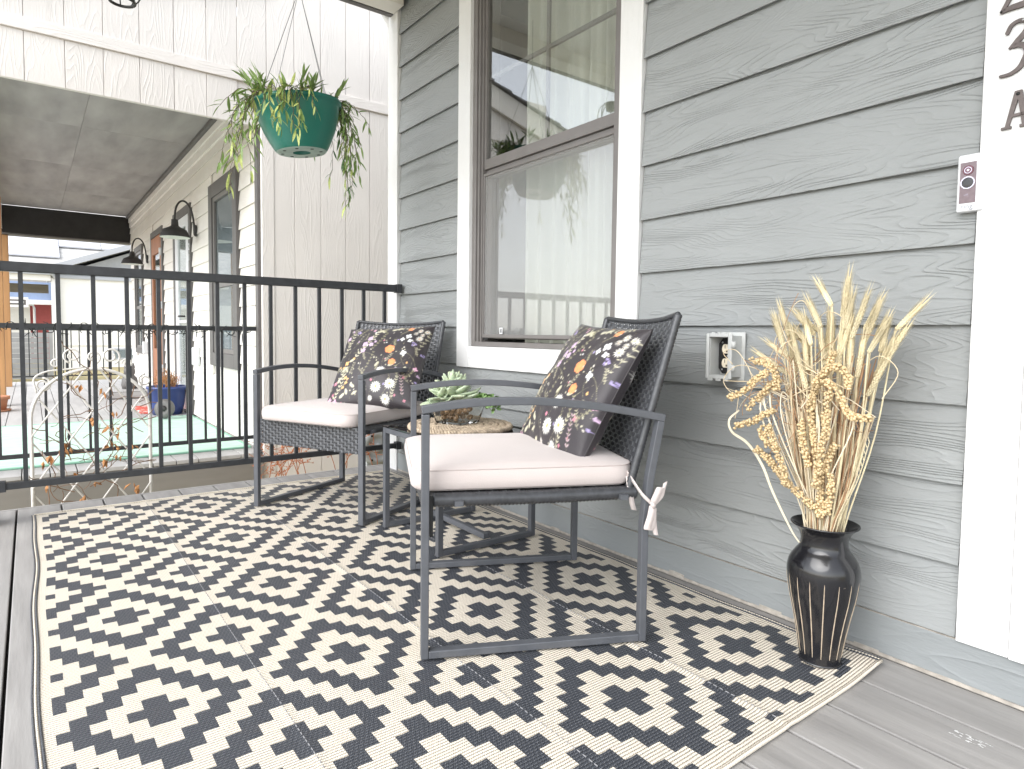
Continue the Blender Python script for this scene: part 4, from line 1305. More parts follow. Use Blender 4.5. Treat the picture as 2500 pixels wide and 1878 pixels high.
def cushion_mesh(w, d, z0, z1, front_round=0.055):
    """box cushion: rounded corners, soft crown, bulging boxing with a seam line"""
    nu, nv = 30, 30
    def outline(u, v):
        # superellipse-ish square to rounded-corner plan, u,v in [-1,1]
        x = u * w / 2; y = v * d / 2
        r = front_round
        cx, cy = w / 2 - r, d / 2 - r
        ax, ay = abs(x), abs(y)
        if ax > cx and ay > cy:
            dx, dy = ax - cx, ay - cy
            m = max(dx, dy); l = math.hypot(dx, dy)
            if l > 1e-9:
                k = m / l
                ax, ay = cx + dx * k, cy + dy * k
        return math.copysign(ax, x), math.copysign(ay, y)
    mb = MB(); top = {}
    def crown(u, v):
        e = max(abs(u), abs(v))
        return 0.016 * (1 - u ** 4) * (1 - v ** 4) + 0.0016 * math.sin(u * 5 + v * 3) * (1 - e ** 4)
    vs = []; fs = []
    for i in range(nu + 1):
        for j in range(nv + 1):
            u, v = -1 + 2 * i / nu, -1 + 2 * j / nv
            x, y = outline(u, v)
            vs.append((x, y, z1 - 0.004 + crown(u, v) - (0.004 if max(abs(u), abs(v)) > 0.999 else 0)))
    for i in range(nu):
        for j in range(nv):
            fs.append((i * (nv + 1) + j, (i + 1) * (nv + 1) + j, (i + 1) * (nv + 1) + j + 1, i * (nv + 1) + j + 1))
    # boxing
    loop = [(i, 0) for i in range(nu)] + [(nu, j) for j in range(nv)] + [(i, nv) for i in range(nu, 0, -1)] + [(0, j) for j in range(nv, 0, -1)]
    base = len(vs)
    H = z1 - z0
    prof = [(1.000, 0.0), (1.006, 0.10), (1.014, 0.3), (1.016, 0.55), (1.008, 0.85), (0.985, 1.0)]
    for (sc, t) in prof:
        for (i, j) in loop:
            x, y, z = vs[i * (nv + 1) + j]
            vs.append((x * sc, y * sc, (z - 0.0) - t * (z - z0)))
    n = len(loop)
    for r in range(len(prof) - 1):
        for k in range(n):
            l = (k + 1) % n
            fs.append((base + r * n + k, base + (r + 1) * n + k, base + (r + 1) * n + l, base + r * n + l))
    fs.append(tuple(base + (len(prof) - 1) * n + k for k in range(n))[::-1])
    mb.add(vs, fs)
    seam = [(vs[i * (nv + 1) + j][0] * 1.004, vs[i * (nv + 1) + j][1] * 1.004, vs[i * (nv + 1) + j][2] - 0.001) for (i, j) in loop]
    seam2 = [(x * 0.996, y * 0.996, z0 + 0.006) for (x, y, z) in seam]
    return mb, seam, seam2


def back_P(u, v):
    x = 0.262 * u
    z = 0.365 + 0.447 * v + 0.014 * u * u * v
    y = -0.240 - 0.128 * v - 0.024 * (1 - u * u) * (0.35 + 0.65 * v)
    n = Vector((-0.14 * u, 0.95, 0.32)).normalized()
    return (x, y, z), n


def chair(label, cx, cy, fx, fy, tie_side, seed):
    random.seed(seed)
    t = thing('wicker_chair', label, 'chair', (cx, cy, Z0), math.atan2(-fx, fy), 'pair of wicker armchairs on the rug')
    hx = CW / 2 - TB / 2
    hy = CD / 2
    SZ = 0.0
    for s in (-1, 1):
        x = s * hx
        MB().rsweep([(x, hy - TUBE_T / 2, 0.0), (x, hy - TUBE_T / 2, 0.582)], (1, 0, 0), TB, TUBE_T).build('leg', 'chair_metal', t, bevel=0.0022)
        MB().rsweep([(x, -hy + TUBE_T / 2, 0.0), (x, -hy + TUBE_T / 2, 0.30), (x, -hy - 0.004, 0.42), (x, -hy - 0.028, 0.558)], (1, 0, 0), TB, TUBE_T).build('leg', 'chair_metal', t, bevel=0.0022)
        MB().rsweep([(x, hy - TUBE_T - 0.0003, TUBE_T / 2 + 0.0005), (x, -hy + TUBE_T + 0.0003, TUBE_T / 2 + 0.0005)], (1, 0, 0), TB - 0.0006, TUBE_T).build('runner', 'chair_metal', t, bevel=0.0022)
        arm = []
        for k in range(15):
            q = k / 14
            y = hy - 0.0 + ((-hy - 0.038) - hy) * q
            z = 0.592 + (0.565 - 0.592) * q + 0.030 * (4 * q * (1 - q)) * (1.15 - 0.3 * q)
            arm.append((x, y, z))
        MB().rsweep(arm, (1, 0, 0), TB + 0.0006, TUBE_T).build('arm', 'chair_metal', t, bevel=0.0022)
        # wound side bar of the seat
        wrapped([(s * 0.262, hy - 0.03, 0.371), (s * 0.262, 0, 0.369), (s * 0.262, -hy + 0.02, 0.372)], 0.0185).build('wound_bar', 'wicker', t, smooth=True)
        MB().box((s * 0.262 - 0.0, hy - 0.10, 0.36), (s * hx, hy - 0.08, 0.372)).build('bracket', 'chair_metal', t)
        MB().box((s * 0.262 - 0.0, -hy + 0.05, 0.36), (s * hx, -hy + 0.07, 0.372)).build('bracket', 'chair_metal', t)
        # wound upright of the back
        wrapped([back_P(s * 1.0, v)[0] for v in (-0.02, 0.33, 0.66, 1.0)], 0.0115).build('wound_upright', 'wicker', t, smooth=True)
    wrapped([back_P(u, 1.0)[0] for u in (-1, -0.5, 0, 0.5, 1)], 0.0080, 0.012).build('wound_top_bar', 'wicker', t, smooth=True)
    mb, st = weave_panel(back_P, -1.0, 1.0, 24, 0.0, 1.0, 40, amp=0.0032)
    bk = mb.build('backrest', 'wicker', t, smooth=True)
    st.build('stake', 'wicker_stake_lit', bk, smooth=True)

    def apron_P(u, v):
        return (0.275 * u, hy - 0.016 - 0.004 * (1 - u * u), 0.280 + 0.108 * v - 0.004 * (1 - u * u) * v), Vector((0, 1, 0))
    mb, st = weave_panel(apron_P, -1, 1, 29, 0, 1, 9, amp=0.0028)
    ap = mb.build('apron', 'wicker', t, smooth=True)
    st.build('stake', 'wicker_stake_lit', ap, smooth=True)
    MB().box((-0.27, hy - 0.030, 0.282), (0.27, hy - 0.022, 0.383)).build('apron_backing', 'black_cloth', t)
    # woven seat deck under the cushion

    def seat_P(u, v):
        return (0.255 * u, hy - 0.03 - (CD - 0.06) * v, 0.382 - 0.010 * (1 - u * u)), Vector((0, 0, 1))
    mb, st = weave_panel(seat_P, -1, 1, 14, 0, 1, 30)
    sd = mb.build('seat', 'wicker', t, smooth=True)
    st.build('stake', 'wicker_stake_lit', sd, smooth=True)
    # bunched dark netting under the seat
    nt_ = MB(); pts = []
    for k in range(16):
        q = k / 15
        pts.append((0.20 - 0.30 * q + 0.01 * math.sin(k * 2), -0.05 - 0.02 * q, 0.338 - 0.012 * math.sin(q * 3.1)))
    nt_.tube(pts, [0.010 + 0.012 * abs(math.sin(k * 1.7)) for k in range(16)], 9)
    nt_.build('under_strap', 'black_cloth', t, smooth=True)
    # seat cushion (lies on the chair: a thing of its own)
    return t


CH1 = chair('dark wicker armchair nearer the vase, its cushion tied on with a bow', -1.443, 1.1076, -0.434, -0.900, 1, 41)
CH2 = chair('dark wicker armchair by the railing corner, its woven front apron in view', -2.744, 1.163, 0.443, -0.897, 0, 43)


def seat_cushion(ch, label):
    mb, seam, seam2 = cushion_mesh(0.515, 0.565, 0.0, 0.060)
    t = thing('seat_cushion', label, 'cushion', ch.location + Vector((0, 0, 0.393)), ch.rotation_euler[2], 'beige seat cushions')
    R3 = Matrix.Rotation(ch.rotation_euler[2], 4, 'Z')
    t.location = ch.location + (R3 @ Vector((0, 0.018, 0.3895)))
    mb.build('pad', 'cushion_cloth', t, smooth=True)
    MB().tube(seam, 0.0013, 5, closed=True).build('seam', 'seam', t, smooth=True)
    MB().tube(seam2, 0.0013, 5, closed=True).build('seam', 'seam', t, smooth=True)
    return t


CU1 = seat_cushion(CH1, 'pinkish beige seat cushion on the chair nearer the vase, tied with a bow')
CU2 = seat_cushion(CH2, 'pinkish beige seat cushion on the chair by the railing')
# the tie: bow round the back leg on the vase side (local -x of that chair)
bx_, by_ = -0.300, -0.285 - 0.018 - 0.012
tie = MB()
zt = -0.005


def strap(pts, w, wd):
    kx, ky, kz = -0.322, -0.318, -0.050
    pts = [p if p[0] > -0.318 and abs(p[0]) < 0.30 else (kx + (p[0] - kx) * .7 + .008, ky + (p[1] - ky) * .62 + .012, kz + (p[2] - kz) * .62 + .012) for p in pts]
    P = spline(pts, 8)
    vs = []
    n = len(P)
    for i, p in enumerate(P):
        d = Vector(wd) if not isinstance(wd, list) else Vector(wd[0]).lerp(Vector(wd[1]), i / (n - 1))
        d.normalize()
        tt = (P[min(i + 1, n - 1)] - P[max(i - 1, 0)]).normalized()
        nn = tt.cross(d).normalized() * 0.0009
        for sgn in (1, -1):
            vs.append(p - d * w / 2 + nn * sgn); vs.append(p + d * w / 2 + nn * sgn)
    fs = []
    for i in range(n - 1):
        o = i * 4; q = o + 4
        fs += [(o, o + 1, q + 1, q), (o + 3, o + 2, q + 2, q + 3), (o + 1, o + 3, q + 3, q + 1), (o + 2, o, q, q + 2)]
    return tie.add(vs, fs)


strap([(-0.250, -0.262, 0.030), (-0.280, -0.268, 0.012), (-0.312, -0.272, -0.005), (-0.324, -0.295, -0.030), (-0.322, -0.312, -0.045)], 0.013, (0, 0.15, 1))
strap([(-0.250, -0.264, 0.026), (-0.270, -0.262, -0.004), (-0.276, -0.266, -0.040), (-0.270, -0.275, -0.062)], 0.014, (0.1, 1.0, 0.2))
strap([(-0.322, -0.315, -0.050), (-0.326, -0.332, -0.010), (-0.326, -0.345, 0.018), (-0.325, -0.352, 0.012), (-0.324, -0.346, -0.020), (-0.322, -0.320, -0.052)], 0.017, [(0.3, 1, 0.35), (0.3, 1, -0.3)])
strap([(-0.322, -0.317, -0.052), (-0.328, -0.306, -0.095), (-0.330, -0.292, -0.140), (-0.328, -0.302, -0.148), (-0.327, -0.315, -0.120), (-0.323, -0.319, -0.060)], 0.017, [(0.3, 1, -0.2), (0.3, 1, 0.3)])
strap([(-0.322, -0.318, -0.050), (-0.324, -0.352, -0.012), (-0.326, -0.362, 0.020), (-0.324, -0.368, 0.040)], 0.012, (0.2, 0.8, -0.5))
strap([(-0.322, -0.318, -0.052), (-0.326, -0.322, -0.110), (-0.328, -0.326, -0.150), (-0.328, -0.332, -0.172)], 0.012, (0.2, 1, 0.1))
tie.tube([(-0.316, -0.309, -0.046), (-0.317, -0.305, -0.038), (-0.316, -0.301, -0.030)], [0.004, 0.0065, 0.004], 8)
tie.build('tie_bow', 'cushion_cloth', CU1, smooth=True)

# ================================================================== FLORAL PILLOWS
NPX = 300
canvas = np.zeros((NPX, NPX, 3)); canvas[:] = (0.026, 0.0205, 0.0245)
rng = np.random.RandomState(4)


def blob(cx, cy, rx, ry, ang, col, edge=None):
    r = max(rx, ry) + .01
    i0, i1 = max(0, int((cx - r) * NPX)), min(NPX, int((cx + r) * NPX) + 2)
    j0, j1 = max(0, int((cy - r) * NPX)), min(NPX, int((cy + r) * NPX) + 2)
    if i0 >= i1 or j0 >= j1: return
    X, Y = np.meshgrid((np.arange(i0, i1) + .5) / NPX - cx, (np.arange(j0, j1) + .5) / NPX - cy, indexing='ij')
    c, s = math.cos(ang), math.sin(ang)
    a = (X * c + Y * s) / rx; b = (-X * s + Y * c) / ry
    d = np.sqrt(a * a + b * b)
    w = np.clip((1 - d) * 0.5 * min(rx, ry) * NPX * 1.6 + .25, 0, 1)[..., None]
    shade = 0.82 + 0.25 * (1 - d)[..., None]
    canvas[i0:i1, j0:j1] = canvas[i0:i1, j0:j1] * (1 - w) + np.array(col) * np.clip(shade, .6, 1.1) * w


def curve(p0, p1, p2, w, col):
    n = 60
    for k in range(n + 1):
        t = k / n
        blob((1 - t) ** 2 * p0[0] + 2 * t * (1 - t) * p1[0] + t * t * p2[0], (1 - t) ** 2 * p0[1] + 2 * t * (1 - t) * p1[1] + t * t * p2[1], w, w, 0, col)


OL, CR = (0.30, 0.28, 0.17), (0.52, 0.49, 0.36)


def sprig(p0, p1, n=9, ln=.022, col=CR, bend=.03):
    m = ((p0[0] + p1[0]) / 2 + bend, (p0[1] + p1[1]) / 2)
    curve(p0, m, p1, .0026, OL)
    a0 = math.atan2(p1[1] - p0[1], p1[0] - p0[0])
    for k in range(n):
        t = (k + .6) / n
        x = (1 - t) ** 2 * p0[0] + 2 * t * (1 - t) * m[0] + t * t * p1[0]; y = (1 - t) ** 2 * p0[1] + 2 * t * (1 - t) * m[1] + t * t * p1[1]
        for sg in (-1, 1):
            a = a0 + sg * .75
            blob(x + math.cos(a) * ln * .9, y + math.sin(a) * ln * .9, ln, ln * .34, a, col)


def daisy(cx, cy, r, n=14, col=(0.80, 0.79, 0.74), mid=(0.72, 0.38, 0.12)):
    r = r * .84
    ph = rng.rand() * 3
    for k in range(n):
        a = ph + 2 * math.pi * k / n
        blob(cx + math.cos(a) * r * .58, cy + math.sin(a) * r * .58, r * .45, r * .13, a, col)
    blob(cx, cy, r * .23, r * .23, 0, mid)


def petals(cx, cy, r, n, col, mid=None, fat=.42):
    r = r * .84
    ph = rng.rand() * 3
    for k in range(n):
        a = ph + 2 * math.pi * k / n
        blob(cx + math.cos(a) * r * .5, cy + math.sin(a) * r * .5, r * .52, r * fat, a, np.array(col) * (0.9 + .2 * rng.rand()))
    if mid: blob(cx, cy, r * .16, r * .16, 0, mid)


def cluster(cx, cy, r, n, col, s):
    for k in range(n):
        a = rng.rand() * 6.28; q = r * math.sqrt(rng.rand())
        petals(cx + q * math.cos(a), cy + q * math.sin(a), s, 4, col)


ORG, LIL, PUR, PNK, WHT, YEL = (0.80, 0.28, 0.11), (0.56, 0.40, 0.57), (0.36, 0.30, 0.54), (0.60, 0.22, 0.29), (0.74, 0.74, 0.74), (0.78, 0.45, 0.17)
# stems first
for a, b, c in (((.50, .02), (.60, .45), (.72, .86)), ((.78, .05), (.62, .40), (.90, .55)), ((.62, .30), (.55, .55), (.66, .80)), ((.30, .05), (.20, .50), (.42, .95)), ((.84, .45), (.70, .62), (.83, .86)),
                ((.86, .20), (.95, .50), (.93, .95)), ((.12, .10), (.24, .40), (.10, .75)), ((.45, .15), (.30, .30), (.35, .55)), ((.66, .10), (.75, .20), (.70, .33)), ((.20, .60), (.40, .62), (.55, .50)), ((.05, .40), (.15, .70), (.30, .80)), ((.75, .60), (.95, .62), (.97, .35))):
    curve(a, b, c, .0028, OL)
sprig((.10, .05), (.16, .42), 9, .022); sprig((.24, .52), (.44, .93), 11, .024); sprig((.05, .55), (.12, .88), 8, .020); sprig((.60, .93), (.88, .985), 7, .018)
sprig((.76, .06), (.80, .30), 8, .016, CR, .0); sprig((.42, .62), (.52, .86), 7, .014, OL); sprig((.88, .10), (.84, .32), 7, .016, (.45, .33, .36), 0); sprig((.18, .30), (.02, .46), 6, .018); sprig((.93, .62), (.99, .90), 6, .014); sprig((.38, .30), (.46, .60), 8, .013, OL)
for (x, y, a) in ((.44, .90, .6), (.475, .905, 2.3), (.15, .40, .9), (.185, .385, 2.2), (.22, .50, .4), (.11, .28, 1.1), (.24, .14, 2.0), (.20, .10, .8), (.30, .20, 2.6), (.60, .93, .2), (.66, .945, .3), (.54, .44, 1.1), (.70, .44, .5), (.85, .40, 1.2), (.34, .12, .5), (.42, .05, 1.0)):
    blob(x, y, .036, .017, a, CR)
for (x, y, r) in ((.635, .64, .066), (.78, .935, .040), (.70, .475, .050)):
    petals(x, y, r, 6, ORG, (.70, .25, .05), .5); blob(x, y, r * .62, r * .5, .4, (0.84, 0.30, 0.11))
for (x, y, r) in ((.60, .36, .066), (.585, .175, .072), (.735, .215, .072), (.70, .055, .062), (.53, .06, .035)):
    daisy(x, y, r, 15)
for (x, y, r) in ((.895, .905, .036), (.965, .895, .034), (.915, .795, .046), (.93, .85, .030), (.86, .86, .03)):
    daisy(x, y, r, 11, (.80, .77, .70), (.75, .42, .22))
for (x, y, r) in ((.80, .815, .043), (.745, .77, .033), (.80, .59, .044), (.83, .755, .032)):
    petals(x, y, r, 4, WHT, CR, .40)
for (x, y, r) in ((.36, .79, .040), (.32, .71, .042), (.325, .62, .038), (.40, .70, .034), (.06, .82, .036), (.44, .74, .02)):
    petals(x, y, r, 5, LIL, (.72, .55, .60), .46)
cluster(.885, .72, .030, 9, PUR, .013); cluster(.17, .905, .028, 7, PUR, .013); cluster(.785, .385, .035, 10, PUR, .011); cluster(.09, .93, .02, 5, LIL, .014); cluster(.985, .60, .02, 6, PUR, .011)
for (x, y, r) in ((.16, .47, .036), (.19, .30, .026), (.21, .24, .028), (.185, .19, .024), (.24, .52, .022), (.13, .42, .024), (.22, .28, .02)):
    petals(x, y, r, 4, YEL, None, .42)
for (x, y, r) in ((.07, .25, .028), (.05, .07, .035), (.12, .04, .034), (.08, .12, .022), (.52, .25, .02), (.87, .30, .026), (.96, .42, .030), (.90, .06, .02), (.80, .10, .018), (.36, .93, .03), (.30, .96, .02)):
    petals(x, y, r, 4, PNK if rng.rand() < .4 else (0.66, 0.36, 0.50), None, .42)
for k in range(26):
    x, y = rng.rand(), rng.rand()
    sprig((x, y), (x + rng.uniform(-.08, .08), y + rng.uniform(.06, .16)), 5, rng.uniform(.009, .014), OL if rng.rand() < .5 else (.36, .33, .24), rng.uniform(-.02, .02))
for k in range(18):
    petals(rng.rand(), rng.rand(), rng.uniform(.010, .018), 5, (LIL, PNK, WHT, YEL, PUR)[k % 5], None, .42)
for k in range(80):
    blob(rng.rand(), rng.rand(), .006, .011, rng.rand() * 3, CR if rng.rand() < .6 else (.62, .58, .50))
print2 = canvas.copy()


def pillow_mesh():
    n = 150
    S2 = 0.218
    vs = []; cols = []; fs = []
    for side in (1, -1):
        base = len(vs)
        for i in range(n + 1):
            for j in range(n + 1):
                u, v = -1 + 2 * i / n, -1 + 2 * j / n
                t = ((1 - u * u) * (1 - v * v))
                h = 0.068 * t ** 0.42
                x = S2 * u * (1 - 0.055 * (1 - v * v)); z = S2 * v * (1 - 0.055 * (1 - u * u))
                e = max(abs(u), abs(v))
                wr = 0.0035 * math.sin(9 * (u * v) + 3 * u) * t ** .5 + 0.004 * math.sin(14 * math.atan2(v, u) + 1) * max(0, math.hypot(u, v) - .45) * t ** .3
                wr += 0.006 * math.exp(-((u - v * .4 - .25) / .10) ** 2) * math.exp(-((v + .62) / .22) ** 2) * t ** .4
                vs.append((x, side * (h + wr if e < .999 else 0), z))
                a = min(NPX - 1, int((.5 - u * .5) * NPX)); b = min(NPX - 1, int((v * .5 + .5) * NPX))
                cols.append(canvas[a, b] if side > 0 else canvas[b, NPX - 1 - a])
        for i in range(n):
            for j in range(n):
                q = (base + i * (n + 1) + j, base + (i + 1) * (n + 1) + j, base + (i + 1) * (n + 1) + j + 1, base + i * (n + 1) + j + 1)
                fs.append(q if side < 0 else q[::-1])
    mb = MB(); mb.v = vs; mb.f = fs; mb.m = [0] * len(fs)
    me = mb.mesh('pillow_cover', 'floral_cloth', True)
    ca = me.color_attributes.new('print', 'FLOAT_COLOR', 'POINT')
    arr = np.ones((len(vs), 4), dtype=np.float32); arr[:, :3] = np.array(cols)
    ca.data.foreach_set('color', arr.ravel())
    return me


PME = pillow_mesh()
piping = MB().tube([(0.2165 * u * (1 - 0.055 * (1 - v * v)), 0, 0.2165 * v * (1 - 0.055 * (1 - u * u))) for (u, v) in
                    [(-1 + 2 * k / 24, -1) for k in range(24)] + [(1, -1 + 2 * k / 24) for k in range(24)] + [(1 - 2 * k / 24, 1) for k in range(24)] + [(-1, 1 - 2 * k / 24) for k in range(24)]], 0.0022, 6, closed=True).mesh('seam', 'charcoal_print', True)


def pillow(label, center, yaw, lean, roll=0.0):
    t = thing('throw_pillow', label, 'pillow', center, 0, 'dark floral pillows on the chairs')
    t.rotation_mode = 'XYZ'
    # local +Y is the printed front
    M = Matrix.Rotation(yaw, 4, 'Z') @ Matrix.Rotation(lean, 4, 'X') @ Matrix.Rotation(roll, 4, 'Y')
    t.rotation_euler = M.to_euler()
    inst('cover', PME, t); inst('seam', piping, t)
    return t


def yaw_of(fx, fy): return math.atan2(-fx, fy)


pillow('dark floral pillow on the chair nearer the vase, side seam showing', (-1.3676, 1.2857, 0.615), R_(163.4), R_(28.7), R_(-2.8))
pillow('dark floral pillow on the chair by the railing, daisies facing out', (-2.6413, 1.264, 0.624), R_(-145.5), R_(35.3), R_(3))

# ================================================================== SIDE TABLE
tx0, tx1, ty0, ty1 = -2.292, -1.862, 1.105, 1.535
tb = thing('side_table', 'low square side table with black glass top between the chairs', 'table', ((tx0 + tx1) / 2, (ty0 + ty1) / 2, Z0))
LT = 0.021
for x in (tx0 + LT / 2, tx1 - LT / 2):
    for y in (ty0 + LT / 2, ty1 - LT / 2):
        MB().box((x - LT / 2, y - LT / 2, Z0), (x + LT / 2, y + LT / 2, 0.409)).build('leg', 'chair_metal', tb, world=True, bevel=0.002)
    MB().box((x - LT / 2 + .0003, ty0 + LT + .0003, Z0 + .0005), (x + LT / 2 - .0003, ty1 - LT - .0003, Z0 + LT)).build('runner', 'chair_metal', tb, world=True, bevel=0.002)
    MB().box((x - LT / 2 + .0003, ty0 + LT + .0003, 0.388), (x + LT / 2 - .0003, ty1 - LT - .0003, 0.4085)).build('top_rail', 'chair_metal', tb, world=True, bevel=0.002)
for y in (ty0 + LT / 2, ty1 - LT / 2):
    MB().box((tx0 + LT + .0003, y - LT / 2 + .0003, 0.388), (tx1 - LT - .0003, y + LT / 2 - .0003, 0.4085)).build('top_rail', 'chair_metal', tb, world=True, bevel=0.002)
ym = (ty0 + ty1) / 2
MB().box((tx0 + LT + .0003, ym - LT / 2, Z0 + LT + .0005), (tx1 - LT - .0003, ym + LT / 2, Z0 + 2 * LT)).build('cross_bar', 'chair_metal', tb, world=True, bevel=0.002)
MB().lathe([(0, 0), (.007, 0), (.008, .002), (.006, .006), (0, .008)], 14).build('bolt', 'screw', tb, smooth=True).matrix_local = tb.matrix_basis.inverted() @ Matrix.Translation((tx0 + 0.10, ym - LT / 2, Z0 + 1.5 * LT)) @ Matrix.Rotation(R_(90), 4, 'X')
MB().box((tx0 - 0.002, ty0 - 0.002, 0.4095), (tx1 + 0.002, ty1 + 0.002, 0.4155)).build('glass_top', 'black_glass', tb, world=True, bevel=0.0015)

# braided placemat: rings of plaited seagrass
MXc, MYc, MZ = -2.055, 1.315, 0.4160
pm = thing('placemat', 'round plaited seagrass placemat on the black glass table', 'placemat', (MXc, MYc, MZ))
random.seed(9)
for r_i, r in enumerate((0.022, 0.050, 0.078, 0.106, 0.134, 0.162, 0.188)):
    mb = MB()
    per = 2 * math.pi * r
    waves = max(5, int(per / 0.034))
    for sidx in range(3):
        n = waves * 12
        pts = []; rad = []
        for k in range(n):
            a = 2 * math.pi * k / n
            ph = a * waves + sidx * 2 * math.pi / 3
            rr = r + 0.0092 * math.sin(ph)
            z = 0.0110 + 0.0056 * math.sin(2 * ph + 0.6)
            pts.append((rr * math.cos(a), rr * math.sin(a), z))
            rad.append(0.0053 + 0.0008 * math.sin(k * 1.3))
        mb.tube(pts, rad, 6, closed=True)
    mb.build('plaited_ring', 'braid', pm, smooth=True)

# glass bowl with pebbles and succulent
BX, BY, BZ = -2.075, 1.315, 0.4365
bw = thing('succulent_bowl', 'flared square glass bowl of pebbles with a pale green succulent on the placemat', 'planter', (BX, BY, BZ), R_(20))


def sq(h, z, r=0.012, n=5):
    out = []
    for (cx_, cy_, a0) in ((h - r, h - r, 0), (-h + r, h - r, 90), (-h + r, -h + r, 180), (h - r, -h + r, 270)):
        for k in range(n + 1):
            a = R_(a0 + 90 * k / n); out.append((cx_ + r * math.cos(a), cy_ + r * math.sin(a), z))
    return out


loops = [sq(0.060, 0.0), sq(0.063, 0.004), sq(0.086, 0.092), sq(0.083, 0.0925), sq(0.059, 0.010), sq(0.054, 0.009)]
vs = [p for l in loops for p in l]; n = len(loops[0])
fs = [(r * n + k, r * n + (k + 1) % n, (r + 1) * n + (k + 1) % n, (r + 1) * n + k) for r in range(5) for k in range(n)] + [tuple(range(n))[::-1], tuple(range(5 * n, 6 * n))]
MB().add(vs, fs).build('bowl', 'bowl_glass', bw, recalc=True)
random.seed(13)
ico = bmesh.new(); bmesh.ops.create_icosphere(ico, subdivisions=2, radius=1.0)
icv = [v.co.copy() for v in ico.verts]; icf = [tuple(v.index for v in f.verts) for f in ico.faces]; ico.free()
ico1 = bmesh.new(); bmesh.ops.create_icosphere(ico1, subdivisions=1, radius=1.0)
ic1v = [v.co.copy() for v in ico1.verts]; ic1f = [tuple(v.index for v in f.verts) for f in ico1.faces]; ico1.free()
pbm = MB().add(icv, icf).mesh('pebble', 'pebble_brown', True)
for k in range(34):
    lay = k // 12
    h = 0.045 + 0.006 * lay
    inst('pebble', pbm, bw, (rnd(-h, h), rnd(-h, h), 0.021 + 0.014 * lay), (rnd(0, 3), rnd(0, 3), rnd(0, 3)), (rnd(.010, .014), rnd(.009, .013), rnd(.007, .010)))


def fat_leaf(L, Wd, T, curl, m):
    vs, fs = [], []
    ns, nr = 9, 8
    for i in range(ns + 1):
        t = i / ns
        w = Wd * (math.sin(math.pi * min(1, (t * .82 + .12))) ** .8) * (1 if t < 1 else 0)
        w = max(w, 0.0006)
        th = T * (0.4 + 0.6 * math.sin(math.pi * min(1, t * .8 + .15)))
        cz = curl * t * t
        for k in range(nr):
            a = 2 * math.pi * k / nr
            vs.append((w * math.cos(a), L * t, cz + th * math.sin(a) * (1 if math.sin(a) < 0 else .45) + 0.18 * w * math.cos(a) ** 2 * 2))
    for i in range(ns):
        for k in range(nr):
            l = (k + 1) % nr
            fs.append((i * nr + k, i * nr + l, (i + 1) * nr + l, (i + 1) * nr + k))
    fs.append(tuple(range(nr))[::-1]); fs.append(tuple(range(ns * nr, (ns + 1) * nr)))
    return MB().add(vs, fs).mesh('leaf', m, True)


fl = [fat_leaf(1, .20, .085, .22, 'succulent_leaf'), fat_leaf(1, .25, .08, .10, 'succulent_leaf'), fat_leaf(1, .17, .09, .35, 'succulent_leaf')]


def rosette(c, n, Lmax, tilt=0.0):
    for k in range(n):
        t = k / (n - 1)
        a = k * 2.39996
        el = R_(-8 + 78 * t ** 1.1)
        L = Lmax * (1 - .42 * t) * rnd(.88, 1.08)
        o = inst('succulent_leaf', fl[k % 3], bw, (c[0] + .006 * math.cos(a), c[1] + .006 * math.sin(a), c[2] + .045 * t), (0, 0, 0), (L, L, L))
        o.rotation_euler = (Matrix.Rotation(tilt, 4, 'X') @ Matrix.Rotation(a, 4, 'Z') @ Matrix.Rotation(el, 4, 'X')).to_euler()


rosette((-0.018, -0.002, 0.090), 44, 0.108)
rosette((-0.045, -0.045, 0.078), 14, 0.082, 0.25)
rosette((-0.02, -0.06, 0.074), 10, 0.07, 0.35)
sl_ = MB()
for i in range(16):
    a = rnd(-.9, 1.6); p = Vector((.045, .03, .090)); d = Vector((math.cos(a), math.sin(a), rnd(.2, .9))).normalized()
    pts = [p]
    for k in range(6):
        d = (d + Vector((rnd(-.2, .2), rnd(-.2, .2), -.22))).normalized(); p = p + d * .018; pts.append(p)
    sl_.tube(pts, .0012, 4)
    for p in pts[1:]:
        for q in range(2):
            b = rnd(0, 6.28); u = Vector((math.cos(b), math.sin(b), rnd(-.3, .5))).normalized(); s_ = u.orthogonal().normalized()
            L = rnd(.015, .025); w = L * .34; nz = u.cross(s_) * .002
            sl_.add([p, p + u * L * .3 + s_ * w, p + u * L * .75 + s_ * w * .85, p + u * L, p + u * L * .75 - s_ * w * .85, p + u * L * .3 - s_ * w, p + u * L * .5 + nz], [(0, 1, 6), (1, 2, 6), (2, 3, 6), (3, 4, 6), (4, 5, 6), (5, 0, 6)])
tag(sl_.build('trailing_sprigs', 'small_leaf', bw), kind='stuff')

# ================================================================== VASE AND DRIED ARRANGEMENT
VX, VY = -0.7443, 1.5055
vz = 0.0065
vase = thing('vase', 'tall black vase with flared lip and pale vertical grooves, on the rug corner', 'vase', (VX, VY, vz))
prof = [(0.0, 0.002), (0.050, 0.002), (0.0525, 0.006), (0.053, 0.02), (0.060, 0.07), (0.069, 0.12), (0.078, 0.165), (0.0835, 0.20), (0.0845, 0.222), (0.080, 0.243), (0.068, 0.262), (0.058, 0.275), (0.0545, 0.290), (0.056, 0.303), (0.063, 0.317), (0.074, 0.328), (0.079, 0.331), (0.0795, 0.3335), (0.077, 0.3345), (0.070, 0.330), (0.058, 0.318), (0.051, 0.303), (0.050, 0.285), (0.050, 0.10), (0.0, 0.09)]
def VS(z): return 0.945 - 0.07 * max(0, 1 - z / 0.16)


